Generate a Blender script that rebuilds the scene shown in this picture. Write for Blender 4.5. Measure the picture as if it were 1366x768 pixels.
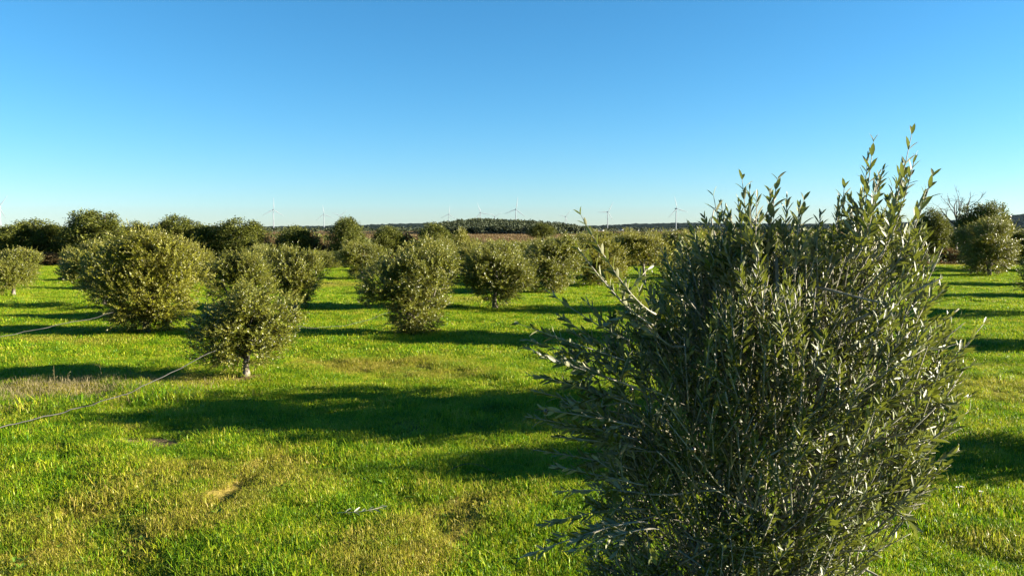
import bpy, math, random
import numpy as np
from mathutils import Vector, noise

for o in list(bpy.data.objects):
    bpy.data.objects.remove(o)
scene = bpy.context.scene
col = scene.collection
R = math.radians

# ------------------------------------------------------------------ camera
CAM_H = 2.7
FPX, CX, CY = 1032.0, 683.0, 384.0          # focal length in photo pixels (photo is 1366 x 768)
PITCH = math.atan((384 - 306) / FPX)
cd = bpy.data.cameras.new("camera")
cd.sensor_width = 36.0
cd.lens = 36.0 * FPX / 1366.0
cd.clip_start = 0.05
cd.clip_end = 20000
cam = bpy.data.objects.new("camera", cd)
cam.location = (0, 0, CAM_H)
cam.rotation_euler = (math.pi / 2 - PITCH, 0, 0)
col.objects.link(cam)
scene.camera = cam

# ------------------------------------------------------------------ light
SUN_EL = R(15.5)
SUN_DIR = Vector((1.0, 0.0, 0.0)).normalized()       # towards the sun, on the ground plane
to_sun = Vector((SUN_DIR.x * math.cos(SUN_EL), SUN_DIR.y * math.cos(SUN_EL), math.sin(SUN_EL)))
ld = bpy.data.lights.new("sun", 'SUN')
ld.energy = 5.0
ld.angle = R(0.5)
ld.color = (1.0, 0.90, 0.74)
sun = bpy.data.objects.new("sun", ld)
sun.rotation_euler = to_sun.to_track_quat('Z', 'Y').to_euler()
sun.location = (20, 5, 20)
col.objects.link(sun)

world = bpy.data.worlds.new("World")
scene.world = world
world.use_nodes = True
wn = world.node_tree
wn.nodes.clear()
sky = wn.nodes.new('ShaderNodeTexSky')
sky.sky_type = 'NISHITA'
sky.sun_disc = False
sky.sun_elevation = SUN_EL
sky.sun_rotation = math.atan2(to_sun.x, to_sun.y)
sky.altitude = 0
sky.air_density = 0.92
sky.dust_density = 0.12
sky.ozone_density = 5.8
bg = wn.nodes.new('ShaderNodeBackground')
bg.inputs['Strength'].default_value = 0.038
wo = wn.nodes.new('ShaderNodeOutputWorld')
hs = wn.nodes.new('ShaderNodeHueSaturation')
hs.inputs['Saturation'].default_value = 1.1
hs.inputs['Hue'].default_value = 0.488
wn.links.new(sky.outputs['Color'], hs.inputs['Color'])
wn.links.new(hs.outputs['Color'], bg.inputs['Color'])
wn.links.new(bg.outputs['Background'], wo.inputs['Surface'])

scene.render.engine = 'CYCLES'
scene.view_settings.view_transform = 'Standard'
scene.view_settings.look = 'None'
scene.view_settings.exposure = 2.5
scene.view_settings.gamma = 1.0
scene.render.resolution_x = 1024
scene.render.resolution_y = 575
scene.cycles.max_bounces = 6
scene.cycles.diffuse_bounces = 1
scene.cycles.transmission_bounces = 3
scene.cycles.transparent_max_bounces = 8

# ------------------------------------------------------------------ helpers
rng = np.random.default_rng(7)
random.seed(7)


def tag(o, label=None, cat=None, group=None, kind=None):
    if label: o['label'] = label
    if cat: o['category'] = cat
    if group: o['group'] = group
    if kind: o['kind'] = kind
    return o


def empty(name, loc=(0, 0, 0), rz=0.0):
    o = bpy.data.objects.new(name, None)
    o.empty_display_size = 0.2
    o.location = loc
    o.rotation_euler = (0, 0, rz)
    col.objects.link(o)
    return o


def link_mesh(name, me, parent=None):
    o = bpy.data.objects.new(name, me)
    col.objects.link(o)
    if parent: o.parent = parent
    return o


def copy_tree(o, parent=None):
    c = o.copy()
    col.objects.link(c)
    c.parent = parent
    for ch in list(o.children):
        copy_tree(ch, c)
    return c


def mesh_np(name, V, F, mat=None, smooth=False):
    """V (n,3); F (m,k) with k 3 or 4, or a list of such arrays"""
    if not isinstance(F, (list, tuple)): F = [F]
    F = [np.asarray(f, dtype=np.int32) for f in F if len(f)]
    me = bpy.data.meshes.new(name)
    V = np.ascontiguousarray(V, dtype=np.float32)
    me.vertices.add(len(V))
    me.vertices.foreach_set('co', V.ravel())
    loops = np.concatenate([f.ravel() for f in F])
    tot = np.concatenate([np.full(len(f), f.shape[1], dtype=np.int32) for f in F])
    start = np.concatenate([[0], np.cumsum(tot)[:-1]]).astype(np.int32)
    me.loops.add(len(loops))
    me.loops.foreach_set('vertex_index', loops.astype(np.int32))
    me.polygons.add(len(tot))
    me.polygons.foreach_set('loop_start', start)
    me.polygons.foreach_set('loop_total', tot)
    if smooth:
        me.polygons.foreach_set('use_smooth', np.ones(len(tot), dtype=bool))
    me.update(calc_edges=True)
    me.validate()
    if mat: me.materials.append(mat)
    return me


def px_ray(px, py):
    x, y, z = (px - CX) / FPX, -(py - CY) / FPX, -1.0
    c, s = math.cos(PITCH), math.sin(PITCH)
    # camera looks along +Y, pitched down
    fwd, up = -z, y
    return np.array([x, fwd * c + up * s, up * c - fwd * s])


def G(px, py):
    """the point on flat ground seen at a photo pixel"""
    r = px_ray(px, py)
    t = CAM_H / -r[2]
    return r[0] * t, r[1] * t


def at(px, py, Y):
    """the point at distance Y ahead seen at a photo pixel"""
    r = px_ray(px, py)
    t = Y / r[1]
    return np.array([r[0] * t, Y, CAM_H + r[2] * t])


def nrm(a):
    return a / np.maximum(np.linalg.norm(a, axis=-1, keepdims=True), 1e-9)


def tube(path, radii, sides=8, close=True):
    path = np.asarray(path, float); n = len(path)
    T = np.gradient(path, axis=0); T = nrm(T)
    up = np.array([0.13, 0.31, 1.0]); up /= np.linalg.norm(up)
    if abs(T[0] @ up) > 0.95: up = np.array([1.0, 0.2, 0.0])
    V = []
    a = np.linspace(0, 2 * np.pi, sides, endpoint=False)
    prev = None
    for i in range(n):
        u = np.cross(T[i], up) if prev is None else prev - (prev @ T[i]) * T[i]
        u = u / max(np.linalg.norm(u), 1e-9)
        prev = u
        v = np.cross(T[i], u)
        V.append(path[i] + radii[i] * (np.cos(a)[:, None] * u + np.sin(a)[:, None] * v))
    V = np.concatenate(V)
    F = []
    for i in range(n - 1):
        for j in range(sides):
            k = (j + 1) % sides
            F.append((i * sides + j, i * sides + k, (i + 1) * sides + k, (i + 1) * sides + j))
    T3 = []
    if close:
        V = np.vstack([V, path[0], path[-1]])
        b, e = len(V) - 2, len(V) - 1
        for j in range(sides):
            k = (j + 1) % sides
            T3.append((b, k, j)); T3.append((e, (n - 1) * sides + j, (n - 1) * sides + k))
    return V, np.array(F), np.array(T3)


class MB:
    def __init__(self): self.V, self.Q, self.T, self.n = [], [], [], 0
    def add(self, V, Q=None, T=None):
        V = np.asarray(V, float)
        if Q is not None and len(Q): self.Q.append(np.asarray(Q) + self.n)
        if T is not None and len(T): self.T.append(np.asarray(T) + self.n)
        self.V.append(V); self.n += len(V)
    def tube(self, path, radii, sides=8): self.add(*tube(path, radii, sides))
    def mesh(self, name, mat, smooth=False):
        F = []
        if self.Q: F.append(np.concatenate(self.Q))
        if self.T: F.append(np.concatenate(self.T))
        return mesh_np(name, np.concatenate(self.V), F, mat, smooth)


def smoothstep(a, b, x):
    t = np.clip((x - a) / (b - a), 0, 1)
    return t * t * (3 - 2 * t)


# ------------------------------------------------------------------ materials
def newmat(name):
    m = bpy.data.materials.new(name)
    m.use_nodes = True
    m.node_tree.nodes.clear()
    return m, m.node_tree.nodes, m.node_tree.links


def ramp(nodes, stops):
    r = nodes.new('ShaderNodeValToRGB')
    e = r.color_ramp.elements
    e[0].position, e[0].color = stops[0][0], (*stops[0][1], 1)
    e[1].position, e[1].color = stops[-1][0], (*stops[-1][1], 1)
    for p, c in stops[1:-1]:
        k = e.new(p); k.color = (*c, 1)
    return r


def leaf_material(name, top, top2, back, trans, tfac=0.3, rough=0.42, spec=0.5, clump=0.0):
    """leaf: top and underside colours, varied leaf by leaf, light passing through"""
    m, N, L = newmat(name)
    geo = N.new('ShaderNodeNewGeometry')
    rp = ramp(N, [(0.0, top), (1.0, top2)])
    L.new(geo.outputs['Random Per Island'], rp.inputs[0])
    mixc = N.new('ShaderNodeMix'); mixc.data_type = 'RGBA'
    L.new(geo.outputs['Backfacing'], mixc.inputs['Factor'])
    L.new(rp.outputs['Color'], mixc.inputs['A'])
    mixc.inputs['B'].default_value = (*back, 1)
    colr = mixc.outputs['Result']
    pr = N.new('ShaderNodeBsdfPrincipled')
    pr.inputs['Roughness'].default_value = rough
    pr.inputs['Specular IOR Level'].default_value = spec
    L.new(colr, pr.inputs['Base Color'])
    tr = N.new('ShaderNodeBsdfTranslucent'); tr.inputs['Color'].default_value = (*trans, 1)
    mx = N.new('ShaderNodeMixShader'); mx.inputs[0].default_value = tfac
    L.new(pr.outputs[0], mx.inputs[1]); L.new(tr.outputs[0], mx.inputs[2])
    out = N.new('ShaderNodeOutputMaterial'); L.new(mx.outputs[0], out.inputs['Surface'])
    return m


M = {}
M['olive_near'] = leaf_material('olive_leaf_near', (0.020, 0.032, 0.005), (0.10, 0.12, 0.016), (0.20, 0.20, 0.12), (0.20, 0.23, 0.02), 0.18, 0.48, 0.28)
M['olive_far'] = leaf_material('olive_leaf', (0.018, 0.026, 0.004), (0.17, 0.18, 0.012), (0.23, 0.22, 0.05), (0.22, 0.22, 0.02), 0.18, 0.42, 0.4)
M['olive_yellow'] = leaf_material('olive_leaf_yellowish', (0.022, 0.028, 0.004), (0.20, 0.20, 0.012), (0.21, 0.20, 0.06), (0.28, 0.26, 0.02), 0.22, 0.45, 0.3)
M['oak'] = leaf_material('oak_leaf', (0.016, 0.026, 0.005), (0.125, 0.135, 0.016), (0.07, 0.08, 0.02), (0.12, 0.13, 0.012), 0.2, 0.55, 0.15)
M['autumn'] = leaf_material('autumn_leaf', (0.14, 0.09, 0.02), (0.26, 0.17, 0.03), (0.2, 0.14, 0.05), (0.3, 0.18, 0.03), 0.3, 0.6, 0.2)
M['russet'] = leaf_material('russet_leaf', (0.05, 0.035, 0.012), (0.14, 0.10, 0.04), (0.10, 0.07, 0.03), (0.2, 0.12, 0.04), 0.2, 0.7, 0.2)
M['wood_pine'] = leaf_material('pine_foliage', (0.012, 0.022, 0.01), (0.05, 0.06, 0.022), (0.04, 0.05, 0.02), (0.06, 0.07, 0.02), 0.1, 0.7, 0.2)


def bark_material(name, c1, c2, scale=18.0):
    m, N, L = newmat(name)
    tc = N.new('ShaderNodeTexCoord')
    mp = N.new('ShaderNodeMapping'); mp.inputs['Scale'].default_value = (1, 1, 0.25)
    L.new(tc.outputs['Object'], mp.inputs[0])
    no = N.new('ShaderNodeTexNoise'); no.inputs['Scale'].default_value = scale; no.inputs['Detail'].default_value = 6
    L.new(mp.outputs[0], no.inputs['Vector'])
    rp = ramp(N, [(0.3, c1), (0.7, c2)]); L.new(no.outputs['Fac'], rp.inputs[0])
    pr = N.new('ShaderNodeBsdfPrincipled'); pr.inputs['Roughness'].default_value = 0.85
    L.new(rp.outputs[0], pr.inputs['Base Color'])
    bp = N.new('ShaderNodeBump'); bp.inputs['Strength'].default_value = 0.7; bp.inputs['Distance'].default_value = 0.01
    L.new(no.outputs['Fac'], bp.inputs['Height']); L.new(bp.outputs[0], pr.inputs['Normal'])
    out = N.new('ShaderNodeOutputMaterial'); L.new(pr.outputs[0], out.inputs['Surface'])
    return m


M['bark'] = bark_material('olive_bark', (0.05, 0.04, 0.03), (0.19, 0.165, 0.13))
M['bark_twig'] = bark_material('olive_twig_bark', (0.13, 0.12, 0.085), (0.30, 0.275, 0.21), 60)
M['bark_dark'] = bark_material('oak_bark', (0.03, 0.024, 0.018), (0.10, 0.085, 0.07), 8)


def plain(name, c, rough=0.5, metal=0.0, c2=None, scale=5.0):
    m, N, L = newmat(name)
    pr = N.new('ShaderNodeBsdfPrincipled')
    pr.inputs['Roughness'].default_value = rough
    pr.inputs['Metallic'].default_value = metal
    if rough > 0.9: pr.inputs['Specular IOR Level'].default_value = 0.0
    if c2:
        tc = N.new('ShaderNodeTexCoord')
        no = N.new('ShaderNodeTexNoise'); no.inputs['Scale'].default_value = scale; no.inputs['Detail'].default_value = 5
        L.new(tc.outputs['Object'], no.inputs['Vector'])
        rp = ramp(N, [(0.35, c), (0.65, c2)]); L.new(no.outputs['Fac'], rp.inputs[0])
        L.new(rp.outputs[0], pr.inputs['Base Color'])
    else:
        pr.inputs['Base Color'].default_value = (*c, 1)
    out = N.new('ShaderNodeOutputMaterial'); L.new(pr.outputs[0], out.inputs['Surface'])
    return m


M['turbine'] = plain('turbine_paint', (0.17, 0.19, 0.21), 0.8, 0, (0.22, 0.24, 0.26), 0.05)
M['hose'] = plain('hose_plastic', (0.010, 0.010, 0.009), 0.75, 0, (0.04, 0.037, 0.03), 6)
M['wall'] = plain('pale_wall', (0.2, 0.2, 0.2), 0.8, 0, (0.26, 0.26, 0.26), 0.05)
M['hill'] = plain('hill_scrub', (0.008, 0.014, 0.013), 0.95, 0, (0.02, 0.028, 0.022), 0.02)
M['petal'] = plain('daisy_petal', (0.8, 0.8, 0.76), 0.6)
M['pollen'] = plain('daisy_centre', (0.7, 0.5, 0.05), 0.7)
M['fruit'] = plain('olive_skin', (0.02, 0.012, 0.018), 0.25, 0, (0.05, 0.04, 0.02), 40)
M['stalk'] = plain('weed_stalk', (0.05, 0.10, 0.02), 0.6)

# ------------------------------------------------------------------ ground
RUTS_AND_STREAK = [((270, 690), (372, 618)), ((60, 700), (120, 676)), ((500, 745), (640, 672)), ((175, 655), (250, 632))]  # third entry: dent shaped into the ground in place of a diagonal shadow streak
RUTS_AND_STREAK_W = [(np.array(G(*a)), np.array(G(*b))) for a, b in RUTS_AND_STREAK]
# (photo pixel of the patch, half width m, half depth m, amount)
SOIL = [((205, 592), 0.6, 0.26, 1.0), ((85, 690), 0.3, 0.12, 0.7), ((225, 640), 0.3, 0.1, 0.8), ((330, 700), 0.22, 0.09, 0.8), ((115, 598), 0.45, 0.16, 0.6), ((560, 572), 0.5, 0.35, 0.55), ((270, 578), 0.7, 0.25, 0.7),
        ((310, 503), 0.7, 0.4, 0.8), ((196, 444), 1.1, 0.6, 0.8), ((540, 448), 0.9, 0.5, 0.7), ((394, 414), 0.8, 0.6, 0.7), ((738, 391), 1, 0.8, 0.7), ((250, 492), 0.7, 0.3, 0.6), ((540, 470), 1.4, 0.35, 0.5), ((760, 610), 0.35, 0.25, 0.8), ((690, 580), 0.4, 0.2, 0.5),
        ((195, 650), 0.22, 0.12, 0.8), ((250, 442), 1.5, 0.6, 0.8), ((664, 405), 1.2, 0.8, 0.6), ((655, 640), 0.2, 0.1, 0.7)]
DRY = [((65, 520), 1.3, 0.7, 1.0), ((500, 487), 1.9, 0.9, 0.9), ((240, 505), 1.6, 0.6, 0.8), ((330, 640), 1.0, 0.35, 0.7), ((230, 690), 0.6, 0.25, 0.8),
       ((90, 455), 2.2, 0.7, 0.6), ((590, 500), 1.5, 0.6, 0.6), ((450, 380), 2.5, 2.0, 0.7), ((1330, 520), 1.6, 1.2, 0.6), ((1340, 720), 0.7, 0.35, 0.6),
       ((60, 750), 0.6, 0.3, 0.6), ((1320, 350), 12, 3, 0.8), ((750, 560), 1.0, 0.5, 0.5), ((600, 400), 2.5, 1.2, 0.6), ((30, 690), 0.8, 0.3, 0.6)]
SOILW = [(G(*p), a, b, s) for p, a, b, s in SOIL]
STRIPS = [((200, 722), (372, 618), 0.26), ((40, 745), (135, 678), 0.2), ((560, 760), (650, 670), 0.18)]
STRW = [(np.array(G(*a)), np.array(G(*b)), w) for a, b, w in STRIPS]
DRYW = [(G(*p), a, b, s) for p, a, b, s in DRY]


def wob(x, y, f, s):
    return (np.sin(x * f + s) * np.cos(y * f * 1.13 + s * 1.7) + 0.6 * np.sin(x * f * 2.3 + y * f * 1.9 + s * 2.1) + 0.4 * np.cos(y * f * 3.7 - x * f * 2.9 + s)) / 2.0


def hgt(x, y):
    x = np.asarray(x, float); y = np.asarray(y, float)
    near = 1 - smoothstep(60, 140, np.hypot(x, y))
    h = near * (0.055 * wob(x, y, 0.7, 1.0) + 0.03 * wob(x, y, 1.9, 4.0) + 0.018 * wob(x, y, 5.0, 2.0))
    for a, b in RUTS_AND_STREAK_W:
        d = b - a; L2 = d @ d
        t = np.clip(((x - a[0]) * d[0] + (y - a[1]) * d[1]) / L2, 0, 1)
        dist = np.hypot(x - a[0] - t * d[0], y - a[1] - t * d[1])
        h = h - 0.05 * np.exp(-(dist / 0.12) ** 2) + 0.02 * np.exp(-((dist - 0.28) / 0.12) ** 2)
    return h


def spots(x, y, lst):
    v = np.zeros_like(np.asarray(x, float))
    for (c, a, b, s) in lst:
        wx = wob(x, y, 2.7, c[0]) * 0.35
        r = np.sqrt(((x - c[0]) / a) ** 2 + ((y - c[1]) / b) ** 2) + wx
        v = np.maximum(v, s * (1 - smoothstep(0.55, 1.15, r)))
    return v


def dryness(x, y):
    v = spots(x, y, DRYW)
    for a, b in RUTS_AND_STREAK_W:
        d = b - a; L2 = d @ d
        t = np.clip(((x - a[0]) * d[0] + (y - a[1]) * d[1]) / L2, 0, 1)
        dist = np.hypot(x - a[0] - t * d[0], y - a[1] - t * d[1])
        v = np.maximum(v, 0.9 * np.exp(-((dist - 0.25) / 0.16) ** 2))
    for a, b, w in STRW:
        d = b - a; L2 = d @ d
        t = np.clip(((x - a[0]) * d[0] + (y - a[1]) * d[1]) / L2, 0, 1)
        dist = np.hypot(x - a[0] - t * d[0], y - a[1] - t * d[1]) * (1 + 0.5 * wob(x, y, 4.0, 2.0))
        v = np.maximum(v, 1.0 - smoothstep(0.6 * w, 1.4 * w, dist))
    n = wob(x, y, 0.55, 9.0) * 0.5 + wob(x, y, 1.4, 3.0) * 0.3 + wob(x, y, 3.4, 7.0) * 0.25
    v = np.maximum(v, smoothstep(0.25, 0.85, n) * 0.6)
    v = np.maximum(v, smoothstep(54, 62, y + 2 * wob(x, y, 0.3, 1)))
    return np.clip(v, 0, 1)


def axis_pts(lo, hi, d, far_lo, far_hi, g=1.12):
    a = list(np.arange(lo, hi, d)); s = d; v = a[-1]
    while v < far_hi:
        s *= g; v += s; a.append(min(v, far_hi))
    s = d; v = a[0]; b = []
    while v > far_lo:
        s *= g; v -= s; b.append(max(v, far_lo))
    return np.array(b[::-1] + a)


xs = axis_pts(-14, 14, 0.14, -5200, 5200)
ys = axis_pts(4, 26, 0.12, -900, 5300)
X, Y = np.meshgrid(xs, ys)
Z = hgt(X, Y)
nx, ny = len(xs), len(ys)
V = np.stack([X, Y, Z], -1).reshape(-1, 3)
idx = np.arange(nx * ny).reshape(ny, nx)
F = np.stack([idx[:-1, :-1], idx[:-1, 1:], idx[1:, 1:], idx[1:, :-1]], -1).reshape(-1, 4)


def ground_material():
    m, N, L = newmat('meadow_ground')
    geo = N.new('ShaderNodeNewGeometry')
    ad = N.new('ShaderNodeAttribute'); ad.attribute_name = 'dry'
    as_ = N.new('ShaderNodeAttribute'); as_.attribute_name = 'soil'
    af = N.new('ShaderNodeAttribute'); af.attribute_name = 'field'
    def tex(scale, detail=8, rough=0.6):
        n = N.new('ShaderNodeTexNoise'); n.inputs['Scale'].default_value = scale
        n.inputs['Detail'].default_value = detail; n.inputs['Roughness'].default_value = rough
        L.new(geo.outputs['Position'], n.inputs['Vector']); return n
    n1, n2, n3 = tex(14), tex(1.3), tex(0.02, 10)
    g = ramp(N, [(0.3, (0.045, 0.075, 0.008)), (0.55, (0.09, 0.14, 0.012)), (0.75, (0.14, 0.17, 0.02))]); L.new(n1.outputs['Fac'], g.inputs[0])
    d = ramp(N, [(0.3, (0.10, 0.08, 0.015)), (0.55, (0.22, 0.17, 0.04)), (0.75, (0.32, 0.24, 0.09))]); L.new(n1.outputs['Fac'], d.inputs[0])
    s = ramp(N, [(0.3, (0.045, 0.032, 0.016)), (0.55, (0.14, 0.10, 0.05)), (0.8, (0.26, 0.20, 0.11))]); L.new(n1.outputs['Fac'], s.inputs[0])
    f = ramp(N, [(0.3, (0.06, 0.04, 0.02)), (0.5, (0.12, 0.08, 0.04)), (0.7, (0.07, 0.07, 0.025))]); L.new(n3.outputs['Fac'], f.inputs[0])
    def mix(fac, a, b):
        x = N.new('ShaderNodeMix'); x.data_type = 'RGBA'
        L.new(fac, x.inputs['Factor']); L.new(a, x.inputs['A']); L.new(b, x.inputs['B']); return x.outputs['Result']
    c = mix(ad.outputs['Fac'], g.outputs[0], d.outputs[0])
    c = mix(as_.outputs['Fac'], c, s.outputs[0])
    c = mix(af.outputs['Fac'], c, f.outputs[0])
    pr = N.new('ShaderNodeBsdfPrincipled'); pr.inputs['Roughness'].default_value = 0.95; pr.inputs['Specular IOR Level'].default_value = 0.0
    L.new(c, pr.inputs['Base Color'])
    bp = N.new('ShaderNodeBump'); bp.inputs['Strength'].default_value = 0.8; bp.inputs['Distance'].default_value = 0.03
    L.new(n1.outputs['Fac'], bp.inputs['Height']); L.new(bp.outputs[0], pr.inputs['Normal'])
    out = N.new('ShaderNodeOutputMaterial'); L.new(pr.outputs[0], out.inputs['Surface'])
    return m


gme = mesh_np('meadow', V, F, ground_material(), True)
for nm, vals in (('dry', dryness(V[:, 0], V[:, 1])), ('soil', spots(V[:, 0], V[:, 1], SOILW)),
                 ('field', smoothstep(60, 75, V[:, 1]) + smoothstep(80, 120, np.abs(V[:, 0])))):
    a = gme.attributes.new(nm, 'FLOAT', 'POINT'); a.data.foreach_set('value', np.clip(vals, 0, 1).astype(np.float32))
tag(link_mesh('ground', gme), kind='structure')

# ------------------------------------------------------------------ leaves
def leaf_template(detail):
    """coordinates: along the leaf, across, along the normal (unit length, unit width)"""
    if detail == 2:
        st = [(0.22, 0.36), (0.5, 0.5), (0.78, 0.34)]
        V = [(0, 0, 0)]
        for a, w in st:
            dr = -0.10 * a * a
            V += [(a, -w, dr + 0.035), (a, 0, dr), (a, w, dr + 0.035)]
        V.append((1, 0, -0.10))
        T = [(0, 1, 2), (0, 2, 3), (7, 10, 8), (8, 10, 9)]
        Q = []
        for i in range(2):
            b = 1 + 3 * i
            Q += [(b, b + 3, b + 4, b + 1), (b + 1, b + 4, b + 5, b + 2)]
        # orient: +normal
        return np.array(V, float), np.array(Q), np.array(T)
    V = [(0, 0, 0), (0.5, -0.5, 0.03), (0.5, 0.5, 0.03), (1, 0, -0.06)]
    return np.array(V, float), np.zeros((0, 4), int), np.array([(0, 1, 2), (1, 3, 2)])


def fix_winding(V, Q, T):
    W = V * np.array([1, 0.2, 1])
    def f(F):
        out = []
        for p in F:
            n = np.cross(W[p[1]] - W[p[0]], W[p[2]] - W[p[0]])
            out.append(p if n[2] > 0 else p[::-1])
        return np.array(out) if len(out) else F
    return V, f(Q), f(T)


TPL2 = fix_winding(*leaf_template(2))
TPL1 = fix_winding(*leaf_template(1))


def place_leaves(P, A, Nn, ln, wd, tpl):
    """P base, A axis, Nn normal, lengths, widths -> V, Q, T"""
    tv, tq, tt = tpl
    B = np.cross(Nn, A)
    n, k = len(P), len(tv)
    V = (P[:, None] + A[:, None] * (tv[None, :, 0:1] * ln[:, None, None])
         + B[:, None] * (tv[None, :, 1:2] * wd[:, None, None])
         + Nn[:, None] * (tv[None, :, 2:3] * ln[:, None, None]))
    off = (np.arange(n) * k)[:, None, None]
    Q = (tq[None] + off).reshape(-1, 4) if len(tq) else tq
    T = (tt[None] + off).reshape(-1, 3)
    return V.reshape(-1, 3), Q, T


def shoot_leaves(P0, D, Ls, M_nodes, ll, lw, bend=0.15, spread=(0.95, 0.55), g=rng, bendv=None):
    """opposite pairs of leaves along shoots; returns P, A, N, len, wid and the node path"""
    n = len(P0); D = nrm(D)
    up = np.array([0, 0, 1.0])
    rnd = g.normal(size=(n, 3))
    U = nrm(np.cross(D, rnd)); W = np.cross(D, U)
    if bendv is None: bendv = nrm(up[None] + 0.5 * rnd)
    out = []
    ts = (np.arange(M_nodes) + 0.6) / M_nodes
    for j, t in enumerate(ts):
        C = P0 + D * (Ls * t)[:, None] + bendv * (bend * Ls * t * t)[:, None]
        T = nrm(D + bendv * (2 * bend * t))
        ang = j * 1.25 + g.normal(0, 0.35, n)
        al = spread[0] + (spread[1] - spread[0]) * t
        for sgn in (0, math.pi):
            a = ang + sgn
            S = U * np.cos(a)[:, None] + W * np.sin(a)[:, None]
            S = nrm(S - (S * T).sum(-1, keepdims=True) * T)
            th = al + g.normal(0, 0.18, n)
            A = nrm(T * np.cos(th)[:, None] + S * np.sin(th)[:, None] + g.normal(0, 0.07, (n, 3)))
            Nn = nrm(T - (T * A).sum(-1, keepdims=True) * A + g.normal(0, 0.22, (n, 3)))
            Nn = nrm(Nn - (Nn * A).sum(-1, keepdims=True) * A)
            sz = (1 - 0.45 * max(0, t - 0.75) / 0.25) * g.uniform(0.72, 1.15, n)
            keep = g.random(n) > 0.07
            out.append((C[keep], A[keep], Nn[keep], (ll * sz)[keep], (lw * sz * g.uniform(0.8, 1.2, n))[keep]))
    return [np.concatenate([o[i] for o in out]) for i in range(5)]


def curved(p0, p1, n=7, amp=0.08, g=rng):
    p0, p1 = np.array(p0, float), np.array(p1, float)
    L = np.linalg.norm(p1 - p0)
    t = np.linspace(0, 1, n)[:, None]
    a, b = g.normal(0, amp * L, 3), g.normal(0, amp * 0.4 * L, 3)
    return p0 + (p1 - p0) * t + a * np.sin(np.pi * t) + b * np.sin(2 * np.pi * t)


def lobe_points(lobes, n, g, clump=1.1, thr=-0.02, shell=0.45):
    vol = np.array([l[1][0] * l[1][1] * l[1][2] for l in lobes]) ** 0.75
    pts, dirs = [], []
    while len(pts) < n:
        i = g.choice(len(lobes), p=vol / vol.sum())
        c, r = np.array(lobes[i][0], float), np.array(lobes[i][1], float)
        d = nrm(g.normal(size=3)); rr = g.random() ** shell
        p = c + d * r * rr
        if p[2] < 0.12: continue
        if noise.noise(Vector(p) * 3.0 / clump + Vector((n * .1, 3, 7))) < thr: continue
        pts.append(p); dirs.append(d)
    return np.array(pts), np.array(dirs)


# ------------------------------------------------------------------ olive tree kinds (mid distance)
def make_olive(name, seed, H, lobes, trunk_h, lean=(0, 0), nshoot=800, mat='olive_far', forks=5, leaf=0.07):
    g = np.random.default_rng(seed)
    root = empty(name)
    top = np.array([lean[0], lean[1], trunk_h])
    path = curved((0, 0, -0.08), top, 7, 0.05, g)
    r = np.linspace(0.085, 0.06, 7); r[0] = 0.12; r[1] = 0.095
    b = MB(); b.tube(path, r, 10); link_mesh('trunk', b.mesh('olive_trunk', M['bark'], True), root)
    for k in range(forks):
        lb = lobes[k % len(lobes)]
        tgt = np.array(lb[0], float) + nrm(g.normal(size=3)) * np.array(lb[1]) * 0.45
        tgt[2] = max(tgt[2], trunk_h + 0.3)
        p = curved(path[-1] - (0, 0, 0.04), tgt, 7, 0.09, g)
        b = MB(); b.tube(p, np.linspace(0.045, 0.010, 7), 7)
        for q in range(4):
            s = p[2 + q]; e = s + nrm(g.normal(size=3) + (0, 0, 0.6)) * g.uniform(0.3, 0.6)
            b.tube(curved(s, e, 4, 0.1, g), np.linspace(0.014, 0.004, 4), 5)
        link_mesh('branch', b.mesh('olive_branch', M['bark'], True), root)
    P, D = lobe_points(lobes, nshoot, g)
    dirs = nrm(D * 0.9 + np.array([0, 0, 0.55]) + g.normal(0, 0.45, D.shape))
    Ls = g.uniform(0.16, 0.34, nshoot) + 0.22 * (g.random(nshoot) > 0.93)
    low = P[:, 2] < 0.7
    dirs[low, 2] -= 0.5
    lv = shoot_leaves(P, dirs, Ls, 11, leaf, leaf * 0.36, 0.1, g=g)
    Vv, Q, T = place_leaves(*lv, TPL1)
    fo = link_mesh('foliage', mesh_np('olive_foliage', Vv, [T], M[mat]), root)
    fo['kind'] = 'stuff'
    root['_w'] = 1.0
    del root['_w']
    return root


S = {}


def sat(seed, lobes, n=7):
    g = np.random.default_rng(seed); out = list(lobes)
    for i in range(n):
        c, rr = lobes[int(g.integers(0, len(lobes)))]
        d = nrm(g.normal(size=3) + (0, 0, 0.35)); q = g.uniform(0.2, 0.42)
        out.append((tuple(np.array(c) + d * np.array(rr) * g.uniform(0.8, 1.08)), (q, q, q * g.uniform(0.8, 1.3))))
    return out
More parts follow.
